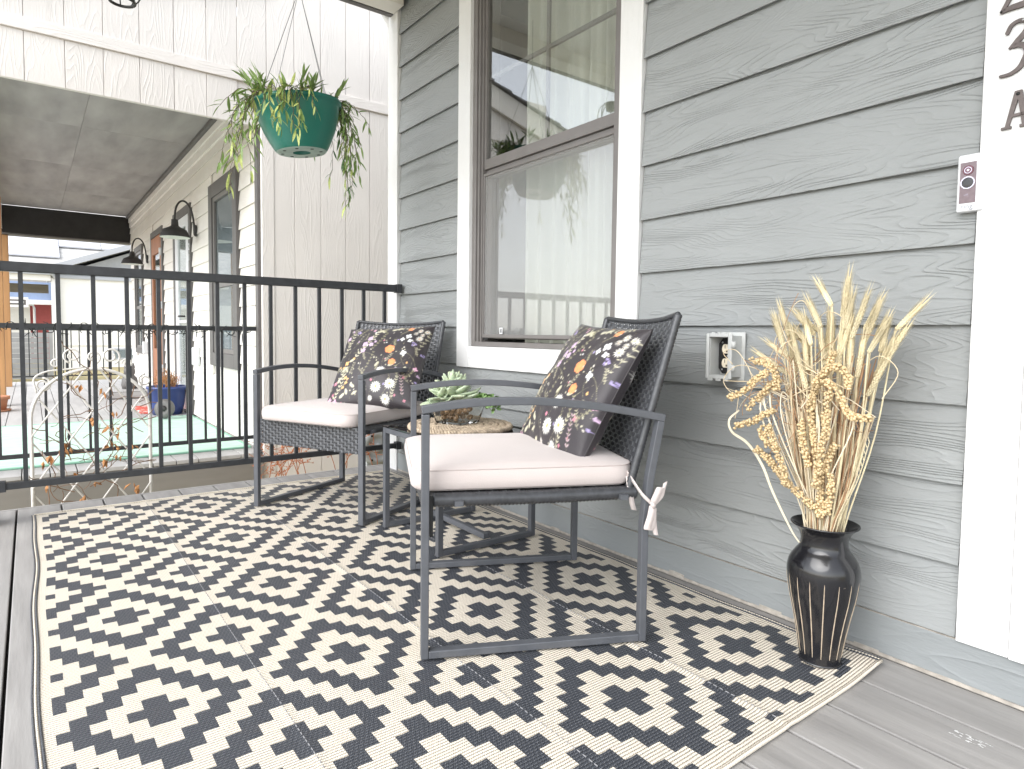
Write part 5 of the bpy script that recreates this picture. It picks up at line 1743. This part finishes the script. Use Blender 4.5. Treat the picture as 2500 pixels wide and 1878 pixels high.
# smooth the profile
pf = [(p.x, p.y) for p in spline([(r, z, 0) for r, z in prof], 4)]
MB().lathe([(max(0, r * VS(z)), z) for r, z in pf], 56).build('body', 'vase_black', vase, smooth=True)


def vase_r(z):
    for (r0, z0), (r1, z1) in zip(prof[3:9], prof[4:10]):
        if z0 <= z <= z1: return r0 + (r1 - r0) * (z - z0) / (z1 - z0)
    return 0.053


for k in range(16):
    a = 2 * math.pi * k / 16 + 0.12
    pts = []
    for q in range(21):
        z = 0.022 + (0.212 - 0.022) * q / 20
        r = vase_r(z) * VS(z) - 0.0001
        pts.append((r * math.cos(a), r * math.sin(a), z))
    MB().tube(pts, [0.0003 + 0.0010 * math.sin(math.pi * (q + .5) / 21) ** .4 for q in range(21)], 5).build('groove', 'vase_groove', vase)

bq = thing('dried_bouquet', 'dried bouquet of wheat ears, gold berry sprays and curling grass in the vase', 'dried flowers', (VX, VY, vz))
random.seed(17)
ears = [[(0.032, 0.934), (0.018, 0.827)], [(-0.024, 0.903), (0.005, 0.852)], [(-0.137, 0.86), (-0.11, 0.78)], [(-0.142, 0.816), (-0.091, 0.767)], [(-0.187, 0.77), (-0.108, 0.719)], [(-0.04, 0.868), (-0.01, 0.802)], [(-0.035, 0.849), (-0.022, 0.781)], [(0.041, 0.891), (0.046, 0.778)], [(0.065, 0.874), (0.047, 0.798)], [(0.102, 0.886), (0.063, 0.778)], [(0.088, 0.875), (0.055, 0.798)], [(0.172, 0.862), (0.119, 0.798)], [(0.112, 0.826), (0.08, 0.754)], [(0.105, 0.814), (0.095, 0.747)], [(0.146, 0.818), (0.093, 0.715)], [(0.021, 0.851), (0.028, 0.778)], [(-0.053, 0.824), (-0.038, 0.76)], [(-0.085, 0.837), (-0.039, 0.785)], [(-0.112, 0.842), (-0.048, 0.794)], [(-0.019, 0.819), (-0.02, 0.727)], [(0.133, 0.802), (0.099, 0.747)],
        [(-0.10, 0.80), (-0.075, 0.70)], [(-0.06, 0.79), (-0.05, 0.69)], [(0.06, 0.80), (0.055, 0.70)], [(0.0, 0.83), (0.004, 0.73)], [(0.085, 0.79), (0.07, 0.69)], [(-0.12, 0.83), (-0.09, 0.73)], [(0.04, 0.81), (0.03, 0.70)]]
stems = MB()
ZN_ = 0.318     # mouth of the vase


def neck_pt(dx):
    return Vector((max(-0.042, min(0.042, dx * 0.32 + rnd(-.008, .008))), rnd(-.030, .030), ZN_))


ears += [[(t[0] + rnd(-.02, .02), t[1] - rnd(.0, .05)), (b_[0] + rnd(-.015, .015), b_[1] - rnd(.02, .07))] for (t, b_) in ears[::2]]
for (tip, base) in ears:
    dep = rnd(-0.055, 0.055)
    B_ = Vector((base[0], dep * .8, base[1] - vz)); T_ = Vector((tip[0], dep, tip[1] - vz))
    Lf = (T_ - B_).length
    # the ear proper is ~8.5 cm, awns run past it
    ax = (T_ - B_).normalized()
    EL = min(Lf * .84, 0.098)
    mb = MB()
    s1 = ax.orthogonal().normalized(); s2 = ax.cross(s1)
    n = 20
    for k in range(n):
        t = k / n
        for (aa) in (0, math.pi / 2, math.pi, 3 * math.pi / 2):
            a = aa + (k % 2) * math.pi / 4
            o = s1 * math.cos(a) + s2 * math.sin(a)
            w = 0.0047 * math.sin(math.pi * (0.15 + .80 * t)) ** .6
            p = B_ + ax * EL * t + o * w * .55
            d = (ax + o * 0.22).normalized(); sd = d.cross(o).normalized()
            q = p + d * 0.012
            mid = p + d * 0.005
            mb.add([p, mid + sd * .0028, mid + o * .0028, mid - sd * .0028, mid - o * .001, q], [(0, 1, 2), (0, 2, 3), (0, 3, 4), (0, 4, 1), (5, 2, 1), (5, 3, 2), (5, 4, 3), (5, 1, 4)])
            if k > 2:
                e = q + (ax * 1.0 + o * rnd(.05, .22)).normalized() * rnd(.025, .055) * (1.15 - t * .4)
                bw_ = sd * .0008
                mb.add([q - bw_, q + bw_, e], [(0, 1, 2)])
    mb.build('wheat_ear', 'wheat', bq)
    N_ = neck_pt(base[0])
    mid = N_.lerp(B_, .5) + Vector((base[0] * .12, 0, 0))
    low = N_ + Vector((-N_.x * .5, -N_.y * .3, -0.20))
    stems.tube(spline([low, N_, mid, B_], 5), .0017, 5)
tag(stems.build('wheat_stalk', 'wheat', bq), kind='stuff')
# straws of mixed browns filling the middle
for m_, cnt, rr in (('straw', 75, .0014), ('straw_brown', 60, .0012), ('straw_pale', 34, .0014)):
    sm = MB()
    for k in range(cnt):
        dx = rnd(-.115, .09); N_ = neck_pt(dx); dep = rnd(-.05, .05)
        T_ = Vector((dx, dep, rnd(.52, .74)))
        mid = N_.lerp(T_, .5) + Vector((rnd(-.012, .012), rnd(-.012, .012), 0))
        sm.tube(spline([N_ + Vector((-N_.x * .5, -N_.y * .3, -.2)), N_, mid, T_], 4), [rr] * 13, 5)
    tag(sm.build('straw', m_, bq), kind='stuff')
# curling grass at the left, wiry loops
cg = MB(); cg2 = MB()
for k in range(90):
    c0 = Vector((rnd(-.15, -.02), rnd(-.05, .05), rnd(.58, .74))); p = c0.copy(); a = rnd(0, 6.28); kr = rnd(-1, 1) * rnd(8, 40)
    pts = []
    e = rnd(-.6, .6)
    for q in range(16):
        pts.append(p.copy()); a += kr * .010; p = p + Vector((math.cos(a), e * .5, math.sin(a))) * .010
    (cg if k % 3 else cg2).tube(pts, [.0009] * 16, 4)
for loop_ in ([(-.10, .0, .66), (-.22, -.02, .70), (-.268, -.03, .66), (-.235, -.03, .625), (-.19, -.02, .66), (-.235, -.02, .735), (-.285, -.01, .73), (-.262, 0, .70)],
              [(-.16, .01, .66), (-.25, .0, .655), (-.285, .0, .655)], [(-.20, 0, .64), (-.236, 0, .63), (-.245, 0, .58), (-.25, 0, .555)], [(.06, 0, .70), (.11, -.01, .735), (.145, 0, .70), (.115, 0, .64)], [(-.05, 0, .80), (.0, -.02, .835), (.05, -.02, .80), (.03, 0, .74)], [(-.03, 0, .78), (-.07, 0, .86), (-.10, 0, .845), (-.075, 0, .815)]):
    cg2.tube(spline(loop_, 6), .0010, 4)
tag(cg.build('curled_grass', 'straw_brown', bq), kind='stuff'); tag(cg2.build('curled_grass', 'straw', bq), kind='stuff')
# pale wood-shaving ribbon bending out at the left, plus a few more
rb = MB()


def shaving(pts, w):
    P = spline(pts, 6); n = len(P)
    vs = []
    for i, p in enumerate(P):
        tt = (P[min(i + 1, n - 1)] - P[max(i - 1, 0)]).normalized()
        d = tt.cross(Vector((0, 1, 0.2))).normalized()
        ww = w * (0.35 + .65 * math.sin(math.pi * min(1, (n - 1 - i) / (n - 1) * .9 + .08)))
        for s_ in (1, -1):
            vs += [p - d * ww / 2 + Vector((0, .0006 * s_, 0)), p + d * ww / 2 + Vector((0, .0006 * s_, 0))]
    fs = []
    for i in range(n - 1):
        o = 4 * i; q = o + 4
        fs += [(o, o + 1, q + 1, q), (o + 3, o + 2, q + 2, q + 3), (o + 1, o + 3, q + 3, q + 1), (o + 2, o, q, q + 2)]
    rb.add(vs, fs)


shaving([(-.045, -.03, .28), (-.065, -.035, .309), (-.105, -.05, .392), (-.136, -.05, .454), (-.178, -.05, .503), (-.228, -.045, .526), (-.240, -.04, .556), (-.212, -.04, .584)], .0075)
for k in range(9):
    x0 = rnd(-.03, .03); x1 = rnd(-.15, .10)
    shaving([(x0, rnd(-.03, 0), .31), (x0 * .5 + x1 * .5, -.045, .45), (x1, -.055, .58), (x1 + rnd(-.05, .05), -.05, .64), (x1 + rnd(-.06, .06), -.05, rnd(.60, .68))], rnd(.002, .0042))
tag(rb.build('shaving', 'straw_pale', bq), kind='stuff')
# thin green grass stalk at the right
gs = MB(); P = spline([(.03, -.02, .30), (.055, -.03, .38), (.085, -.03, .46), (.105, -.03, .545)], 6)
gs.tube(P, .0011, 4)
for p in P[8:]:
    gs.tube([p, p + Vector((rnd(-.005, .006), -.003, .012))], [.0014, .0004], 4)
gs.build('grass_stalk', 'wheat', bq)
# red sorghum heads deep inside
sr = MB()
for (x, z0, z1) in ((-.078, .57, .66), (-.006, .57, .615), (-.012, .58, .66)):
    sr.tube([(x, .02, z0 - vz), (x + .004, .02, z1 - vz)], [.008, .005], 8)
sr.build('seed_head', 'seed_red', bq)
berries = [[(0.033, 0.749), (0.03, 0.72), (0.011, 0.69), (-0.012, 0.634), (-0.01, 0.58)], [(-0.165, 0.721), (-0.127, 0.718), (-0.098, 0.697), (-0.092, 0.654)], [(-0.215, 0.623), (-0.172, 0.645), (-0.139, 0.677), (-0.107, 0.697)], [(-0.178, 0.599), (-0.143, 0.632), (-0.115, 0.661), (-0.093, 0.68)], [(0.079, 0.668), (0.072, 0.698), (0.052, 0.717), (0.023, 0.704), (-0.001, 0.669)], [(0.133, 0.612), (0.104, 0.609), (0.081, 0.616), (0.071, 0.638), (0.048, 0.672), (0.027, 0.687)], [(-0.212, 0.548), (-0.165, 0.568), (-0.131, 0.588), (-0.103, 0.6)], [(-0.157, 0.5), (-0.123, 0.481), (-0.093, 0.45), (-0.06, 0.421), (-0.006, 0.384)], [(-0.109, 0.568), (-0.091, 0.521), (-0.071, 0.471), (-0.06, 0.425)], [(-0.14, 0.56), (-0.127, 0.521), (-0.091, 0.503)], [(-0.01, 0.58), (-0.003, 0.525), (0.008, 0.455), (0.011, 0.358)], [(0.034, 0.614), (0.032, 0.564), (0.018, 0.499), (0.009, 0.434)], [(0.045, 0.541), (0.027, 0.501), (0.012, 0.452)], [(-0.031, 0.59), (-0.025, 0.531), (-0.01, 0.482)], [(0.04, 0.664), (0.035, 0.606), (0.032, 0.58)], [(0.032, 0.472), (0.034, 0.427), (0.023, 0.378)], [(0.031, 0.38), (0.011, 0.375), (-0.015, 0.391)]]
for bi, L in enumerate(berries):
    dep = -0.062 - 0.012 * (bi % 3) if bi not in (7, 10, 15, 16) else -0.058
    P = spline([(x, dep * (0.75 + .25 * min(1, max(0, z - .35) / .3)), z - vz) for x, z in L], 10)
    mb = MB()
    mb.tube(P, .0022, 5)
    tot = sum((P[i + 1] - P[i]).length for i in range(len(P) - 1))
    cnt = int(tot / 0.0011)
    for k in range(cnt):
        s = rnd(0, len(P) - 1.001); i = int(s); p = P[i].lerp(P[i + 1], s - i)
        tt = (P[i + 1] - P[i]).normalized(); o = tt.orthogonal().normalized(); o.rotate(Matrix.Rotation(rnd(0, 6.28), 3, tt))
        r = rnd(.0032, .0048)
        c = p + o * rnd(.0040, .0080)
        mb.add([c + v * r for v in ic1v], ic1f)
    mb.build('berry_spray', 'gold_berry', bq, smooth=True)

# ================================================================== HANGING BASKET
HX, HY, HZ = -3.0, 1.033, 1.615
hb = thing('hanging_basket', 'green hanging basket with trailing leafy plant, hung from the porch ceiling', 'hanging basket', (HX, HY, HZ))
tilt = Matrix.Rotation(R_(6), 4, 'X')


def hpart(mb, name, m, smooth=True):
    mb.v = [tuple(tilt @ Vector(p)) for p in mb.v]
    return mb.build(name, m, hb, smooth=smooth)


hpart(MB().lathe([(p.x, p.y) for p in spline([(0.112, 0.0, 0), (0.120, 0.010, 0), (0.137, 0.04, 0), (0.156, 0.08, 0), (0.172, 0.125, 0), (0.183, 0.165, 0), (0.189, 0.196, 0)], 4)] + [(0.195, 0.198), (0.201, 0.204), (0.201, 0.216), (0.193, 0.218), (0.184, 0.210), (0.150, 0.11)], 56), 'pot', 'pot_green')
hpart(MB().lathe([(0.040, -0.004), (0.108, -0.004), (0.112, 0.0)], 48), 'pot_base', 'pot_base')
hpart(MB().lathe([(0.040, -0.004), (0.036, 0.02), (0.0, 0.022)], 32), 'drain_cup', 'pot_green')
for k in range(8):
    a = 2 * math.pi * k / 8 + .2
    hpart(MB().lathe([(0, -0.0048), (.008, -0.0048), (.008, -.004)], 12, (.088 * math.cos(a), .088 * math.sin(a), 0)), 'drain_hole', 'hole_black')
hpart(MB().lathe([(0.0, 0.165), (0.175, 0.165)], 40), 'soil', 'dark_fill')
apex = Vector((0.0, -0.008, 0.735))
for a in (0.35, 1.95, 3.5, 5.1):
    p = tilt @ Vector((0.197 * math.cos(a), 0.197 * math.sin(a), 0.21))
    MB().tube([p, apex], 0.0014, 5).build('hanger_wire', 'wire', hb)
MB().tube([apex, apex + Vector((0, 0, 0.05)), (0, -.008, 1.0)], 0.0022, 6).build('hook', 'wire', hb)
# foliage
random.seed(23)


def leaf_mesh(m, bend, wmul):
    vs = []; fs = []
    ns = 6
    for i in range(ns + 1):
        t = i / ns
        w = wmul * 0.125 * math.sin(math.pi * (0.04 + 0.96 * t)) ** .85 * (1 - .25 * t) if i < ns else 0.0015
        z = -bend * t * t
        vs += [(-w, t, z + w * .35), (0, t, z), (w, t, z + w * .35)]
    for i in range(ns):
        for k in range(2):
            fs.append((3 * i + k, 3 * i + k + 1, 3 * i + 4 + k, 3 * i + 3 + k))
    return MB().add(vs, fs).mesh('leaf', m, True)


lms = [leaf_mesh('leaf_green', .12, .85), leaf_mesh('leaf_green', .3, .72), leaf_mesh('leaf_pale', .2, .9), leaf_mesh('leaf_dark', .15, .72), leaf_mesh('leaf_pale', .05, .8)]
lcount = [0]
extra = MB()


def put_leaf(stem, p, d, L, pal):
    d = d.normalized()
    up = Vector((rnd(-.4, .4), rnd(-.4, .4), 1)); x = d.cross(up).normalized(); z = x.cross(d)
    M = Matrix((x, d, z)).transposed().to_4x4()
    me = lms[pal if random.random() < .7 else random.choice((0, 1, 2, 3))]
    if lcount[0] < 296:
        o = inst('leaf', me, stem, p, M.to_euler(), (L, L, L)); lcount[0] += 1
    else:
        extra.add([M @ (v.co * L) + p for v in me.vertices], [tuple(q.vertices) for q in me.polygons])


def trail(a, reach, drop, n, pal, r0=0.165, up=0.05, Lf=(.032, .052)):
    st_pts = []
    d = Vector((math.cos(a), math.sin(a), 0))
    p0 = tilt @ (d * r0 + Vector((0, 0, .19)))
    p1 = tilt @ (d * 0.205 + Vector((0, 0, .215 + up)))
    p2 = p1 + d * reach * .8 + Vector((rnd(-.02, .02), rnd(-.02, .02), -drop * .35))
    p3 = p1 + d * reach + Vector((rnd(-.035, .035), rnd(-.035, .035), -drop))
    P = bez(p0, p1 + Vector((0, 0, .03)), p2, p3, n=18)
    for i in range(2, 19): P[i] = P[i] + Vector((rnd(-.006, .006), rnd(-.006, .006), rnd(-.004, .004)))
    s = MB().tube(P, [.0022 - .0012 * i / 18 for i in range(19)], 5).build('trailing_stem', 'stem', hb)
    for k in range(n):
        t = 3 + (k + rnd(0, .8)) / n * 15.5
        i = min(17, int(t)); p = P[i].lerp(P[i + 1], t - i)
        tt = (P[i + 1] - P[i]).normalized()
        o = tt.orthogonal().normalized(); o.rotate(Matrix.Rotation(rnd(0, 6.28), 3, tt))
        put_leaf(s, p, tt * rnd(.5, 1.1) + o * rnd(.5, 1.0) + Vector((0, 0, -.10)), rnd(*Lf), pal)
    put_leaf(s, P[-1], P[-1] - P[-3], rnd(*Lf), pal)


# view direction from the basket to the camera is about (0.95,-0.33): front of pot faces +x
# left cascade (towards -y), long; right cascade (towards +y); front strands over the pot; crown
for a, re, dr, n, pal in ((-1.75, .06, .40, 16, 2), (-1.55, .05, .44, 17, 2), (-1.95, .07, .33, 14, 0), (-1.40, .05, .30, 13, 2), (-2.3, .05, .34, 12, 0), (-1.2, .05, .22, 10, 2), (-1.65, .09, .25, 12, 4),
                          (1.45, .06, .42, 16, 3), (1.60, .07, .47, 18, 0), (1.75, .05, .40, 14, 3), (1.25, .05, .30, 12, 0), (2.0, .07, .34, 12, 3), (1.5, .09, .26, 12, 0), (1.62, .06, .52, 15, 4),
                          (-.62, .035, .20, 13, 2), (-.42, .030, .24, 14, 2), (-.20, .028, .22, 12, 4), (-.80, .040, .17, 11, 2), (-.05, .025, .15, 9, 2), (-.95, .05, .26, 12, 2), (-.52, .045, .16, 12, 4), (-.70, .03, .22, 12, 2), (-.33, .03, .19, 11, 2), (-2.0, .10, .18, 10, 0), (1.9, .10, .20, 10, 0), (-1.45, .11, .12, 9, 0), (1.35, .11, .14, 9, 3), (2.6, .08, .2, 8, 3), (-2.8, .08, .2, 8, 3), (1.40, .10, .36, 15, 2), (1.55, .12, .30, 14, 0), (1.68, .09, .44, 16, 2), (-1.6, .10, .36, 15, 2), (-1.3, .07, .28, 13, 4), (1.2, .07, .22, 11, 2)):
    trail(a, re, dr, int(n * 1.15), pal, Lf=(.040, .074))
for k in range(34):
    a = rnd(0, 6.28); r = rnd(.06, .18)
    p0 = tilt @ Vector((r * math.cos(a), r * math.sin(a), .17))
    d = Vector((math.cos(a) * rnd(.2, .7), math.sin(a) * rnd(.2, .7), 1)).normalized()
    h = rnd(.07, .13)
    P = [p0, p0 + d * h * .5, p0 + d * h + Vector((math.cos(a), math.sin(a), 0)) * .02]
    s = MB().tube(P, [.002, .0016, .001], 5).build('upright_stem', 'stem', hb)
    for q in range(5):
        t = rnd(.35, 1); o = Vector((rnd(-1, 1), rnd(-1, 1), rnd(-.2, .6)))
        put_leaf(s, P[0].lerp(P[2], t), d * rnd(.3, 1) + o * .8, rnd(.045, .075), random.choice((0, 0, 1, 2, 3)))
    put_leaf(s, P[2], d, rnd(.055, .08), random.choice((0, 2)))
tag(extra.build('foliage', ['leaf_green'], hb, smooth=True), kind='stuff')

# small wire-ribbed hanging pot near the porch end (only its lowest ring enters the picture; it shows in the window)
ho = thing('hanging_orb', 'small black wire orb holder hanging under the porch end', 'ornament', (-3.04, 0.325, 2.092))
MB().tube([(.045 * math.cos(a), .045 * math.sin(a), 0.0) for a in np.linspace(0, 2 * math.pi, 30)[:-1]], .006, 8, closed=True).build('ring', 'lamp_black', ho, smooth=True)
MB().lathe([(0.0, .165), (.030, .165), (.036, .20), (.038, .215), (.03, .215), (0, .20)], 24).build('cup', 'lamp_black', ho, smooth=True)
for k in range(8):
    a = k * math.pi / 4
    MB().tube(bez((.034 * math.cos(a), .034 * math.sin(a), .205), (.105 * math.cos(a), .105 * math.sin(a), .21), (.095 * math.cos(a), .095 * math.sin(a), .05), (.045 * math.cos(a), .045 * math.sin(a), 0.0), n=12), .0028, 5).build('rib', 'lamp_black', ho, smooth=True)
for k in range(3):
    a = k * 2.094
    MB().tube([(.036 * math.cos(a), .036 * math.sin(a), .213), (0, 0, .38)], .0012, 4).build('chain', 'wire', ho)
MB().tube([(0, 0, .38), (0, 0, .528)], .0014, 4).build('cord', 'wire', ho)

# ================================================================== OUTLET BOX
ob = thing('outlet_box', 'grey weatherproof outlet box with its cover open on the grey siding', 'outlet box', (-1.118, 1.664, 0.655))
ox0, ox1, oz0, oz1, oy0, oy1 = -1.161, -1.075, 0.657, 0.789, 1.600, 1.6635
bx2 = ring(ox0 + 0.006, ox1 - 0.006, oz0 + 0.006, oz1 - 0.006, oy0 + 0.008, oy1, 0.0045, 0.0045, 0.0045, 0.0045)
bx2.build('shell', 'box_grey', ob, world=True, bevel=0.001)
ring(ox0, ox1, oz0, oz1, oy0, oy0 + 0.0075, 0.010, 0.013, 0.009, 0.011).build('flange', 'box_grey', ob, world=True, bevel=0.0025)
MB().box((ox0 - .004, oy1 - .004, oz0 - .004), (ox1 + .004, oy1 + .001, oz1 + .004)).build('back_flange', 'box_grey', ob, world=True, bevel=0.001)
pl_ = [(ox0 + .014, oz0 + .030), (ox0 + .026, oz0 + .014), (ox1 - .026, oz0 + .014), (ox1 - .014, oz0 + .030), (ox1 - .014, oz1 - .030), (ox1 - .026, oz1 - .014), (ox0 + .026, oz1 - .014), (ox0 + .014, oz1 - .030)]
MB().prism(pl_, 'Y', 1.645, 1.651).build('cover_plate', 'plate_black', ob, world=True, recalc=True)
xm = (ox0 + ox1) / 2
for zc in (0.744, 0.702):
    po = [(xm + .0165 * math.cos(a), zc + max(-.0135, min(.0135, .0175 * math.sin(a)))) for a in np.linspace(0, 2 * math.pi, 28)[:-1]]
    rcp = MB().prism(po, 'Y', 1.6415, 1.6448).build('receptacle', 'ivory', ob, world=True, recalc=True)
    for sx, hh in ((-.006, .0095), (.006, .008)):
        MB().box((xm + sx - .001, 1.6408, zc + .001), (xm + sx + .001, 1.6413, zc + .001 + hh)).build('slot', 'slot', rcp, world=True)
    MB().box((xm - .0025, 1.6408, zc - .010), (xm + .0025, 1.6413, zc - .0045)).build('slot', 'slot', rcp, world=True)
for (sx, sz) in ((xm, 0.723), (ox0 + .026, oz1 - .026), (ox1 - .026, oz1 - .026), (ox0 + .026, oz0 + .026), (ox1 - .026, oz0 + .026)):
    MB().lathe([(0, 0), (.0028, 0), (.0026, .0012), (0, .0016)], 10).build('screw', 'screw', ob, smooth=True).matrix_local = ob.matrix_basis.inverted() @ Matrix.Translation((sx, 1.6448, sz)) @ Matrix.Rotation(R_(90), 4, 'X')
for zc in (0.757, 0.690):
    MB().tube([(ox1 + .003, oy0 + .005, zc - .009), (ox1 + .003, oy0 + .005, zc + .009)], .0065, 12).build('hinge', 'box_grey', ob, world=True, smooth=True)
for xc in (-1.138, -1.118, -1.098):
    MB().box((xc - .005, oy0 + .0005, oz1 - .001), (xc + .005, oy0 + .006, oz1 + .0035)).build('lug', 'box_grey', ob, world=True, bevel=.0008)
for xc in (-1.145, -1.118, -1.092):
    MB().box((xc - .008, oy0 + .0005, oz0 - .006), (xc + .008, oy0 + .006, oz0 + .001)).build('lug', 'box_grey', ob, world=True, bevel=.0008)

# ================================================================== DOORBELL
db = thing('doorbell', 'white video doorbell with round black button at the edge of the white casing', 'doorbell', (-0.5275, 1.664, 1.058))
MB().box((-0.5515, 1.640, 1.058), (-0.5035, 1.6645, 1.1815)).build('body', 'bell_white', db, world=True, bevel=.005, seg=3)
MB().box((-0.5455, 1.6390, 1.0765), (-0.5155, 1.6402, 1.1640)).build('face_plate', 'bell_face', db, world=True)


def disc(r0, r1, z, y, name, m, ylift=.0012):
    o = MB().lathe([(r0, 0), (r0, ylift), (r1, ylift), (r1, 0)] if r0 > 0 else [(r1, 0), (r1 * .96, ylift), (r1 * .5, ylift * 1.25), (0, ylift * 1.3)], 36).build(name, m, db, smooth=False)
    o.matrix_local = db.matrix_basis.inverted() @ Matrix.Translation((-0.5305, y, z)) @ Matrix.Rotation(R_(90), 4, 'X')
    return o


disc(0, .0105, 1.1468, 1.6389, 'lens', 'bell_lens')
disc(.0058, .0070, 1.1468, 1.6377, 'lens_ring', 'bell_ring', .0004)
disc(0, .0026, 1.1468, 1.6374, 'lens_core', 'bell_ring', .0005)
disc(.0112, .0135, 1.1200, 1.6389, 'button_ring', 'bell_ring', .0016)
disc(0, .0111, 1.1200, 1.6389, 'button', 'bell_button', .0018)
lme = text_mesh('ring', 0.0150, .0002); lme.materials.append(MATS['bell_text'])
o = inst('lettering', lme, db); o.matrix_local = db.matrix_basis.inverted() @ Matrix.Translation((-0.531, 1.6396, 1.0690)) @ Matrix.Rotation(R_(90), 4, 'X')

# ================================================================== HOUSE NUMBERS
def stroke(pts, widths, name, label, y=1.6475, th=.006):
    """letter stroke: a band of varying width, extruded"""
    P = spline([(x, 0, z) for x, z in pts], 8)
    n = len(P)
    W_ = [widths[0]] * n
    for i in range(n):
        s = i / (n - 1) * (len(widths) - 1); k = min(int(s), len(widths) - 2); W_[i] = widths[k] + (widths[k + 1] - widths[k]) * (s - k)
    L_, R2 = [], []
    for i, p in enumerate(P):
        tt = (P[min(i + 1, n - 1)] - P[max(i - 1, 0)]).normalized(); nn = Vector((-tt.z, 0, tt.x))
        L_.append(p + nn * W_[i] / 2); R2.append(p - nn * W_[i] / 2)
    mb = MB(); vs = []
    for yy in (y - th, y):
        for a in L_: vs.append((a.x, yy, a.z))
        for a in R2: vs.append((a.x, yy, a.z))
    fs = []
    for i in range(n - 1):
        fs += [(i, i + 1, n + i + 1, n + i), (2 * n + i, 3 * n + i, 3 * n + i + 1, 2 * n + i + 1), (i, 2 * n + i, 2 * n + i + 1, i + 1), (n + i, n + i + 1, 3 * n + i + 1, 3 * n + i)]
    fs += [(0, n, 3 * n, 2 * n), (n - 1, 3 * n - 1, 4 * n - 1, 2 * n - 1)]
    mb.add(vs, fs)
    # round ends
    for e, w in ((0, W_[0]), (n - 1, W_[-1])):
        c_ = P[e]; po = [(c_.x + w / 2 * math.cos(a), c_.z + w / 2 * math.sin(a)) for a in np.linspace(0, 2 * math.pi, 17)[:-1]]
        mb.prism(po, 'Y', y - th - .0002, y)
    return mb


def number(label, mbs, base):
    t = thing('house_number', label, 'house number', base, 0, 'dark metal characters on the white door casing')
    for mb in mbs: mb.build('stroke', 'number_bronze', t, world=True, recalc=True, bevel=.0006)
    return t


n3_ = number('dark metal numeral 3 on the white door casing', [
    stroke([(-.4745, 1.417), (-.4686, 1.4297), (-.4604, 1.4347), (-.4507, 1.4350), (-.4420, 1.4290), (-.4400, 1.4180), (-.4450, 1.4080), (-.4560, 1.3960), (-.4690, 1.3845)], [.007, .0075, .0075, .008, .009, .010, .011, .011, .004], 's', ''),
    stroke([(-.4620, 1.3855), (-.4530, 1.3870), (-.4420, 1.3800), (-.4385, 1.3660), (-.4434, 1.3528), (-.4494, 1.3421), (-.4575, 1.3354), (-.4686, 1.3313), (-.4822, 1.3312)], [.006, .010, .012, .0125, .011, .0095, .008, .007, .006], 's', '')], (-.46, 1.645, 1.3275))
n2_ = number('dark metal numeral 2 at the top of the white door casing', [
    stroke([(-.4780, 1.5420), (-.4700, 1.5580), (-.4550, 1.5600), (-.4450, 1.5450), (-.4480, 1.5280), (-.4600, 1.5080), (-.4740, 1.4860), (-.4850, 1.4640)], [.006, .008, .010, .011, .010, .009, .008, .0075], 's', ''),
    stroke([(-.4862, 1.4637), (-.4700, 1.4670), (-.4500, 1.4675), (-.4330, 1.4690)], [.006, .011, .0125, .007], 's', '')], (-.46, 1.645, 1.458))
na = thing('house_number', 'dark metal letter A with two screws on the white door casing', 'house number', (-.4468, 1.645, 1.215), 0, 'dark metal characters on the white door casing')
am = MB()
am.prism([(-.4530, 1.2905), (-.4425, 1.2905), (-.4600, 1.2200), (-.4670, 1.2200)], 'Y', 1.6425, 1.6475)
am.prism([(-.4495, 1.2907), (-.4405, 1.2907), (-.4270, 1.2200), (-.4380, 1.2200)], 'Y', 1.6422, 1.6475)
am.prism([(-.4570, 1.2385), (-.4365, 1.2385), (-.4375, 1.2445), (-.4560, 1.2445)], 'Y', 1.6428, 1.6475)
am.prism([(-.4735, 1.2155), (-.4560, 1.2155), (-.4560, 1.2205), (-.4735, 1.2205)], 'Y', 1.6420, 1.6475)
am.prism([(-.4420, 1.2155), (-.4210, 1.2155), (-.4210, 1.2205), (-.4420, 1.2205)], 'Y', 1.6420, 1.6475)
am.v = [(x - .0034, y, z + .0035) for x, y, z in am.v]
am.build('letter', 'number_bronze', na, world=True, recalc=True)
for (x, z, m_) in ((-.4504, 1.2870, 'gasket'), (-.4409, 1.2450, 'number_bronze')):
    MB().lathe([(0, 0), (.0036, 0), (.0032, .0014), (0, .0022)], 14).build('screw', m_, na, smooth=True).matrix_local = na.matrix_basis.inverted() @ Matrix.Translation((x, 1.6420, z)) @ Matrix.Rotation(R_(90), 4, 'X')
MB().lathe([(0, 0), (.0030, 0), (.0026, .0012), (0, .0018)], 12).build('screw', 'screw', n3_, smooth=True).matrix_local = n3_.matrix_basis.inverted() @ Matrix.Translation((-.4480, 1.6412, 1.4345)) @ Matrix.Rotation(R_(90), 4, 'X')
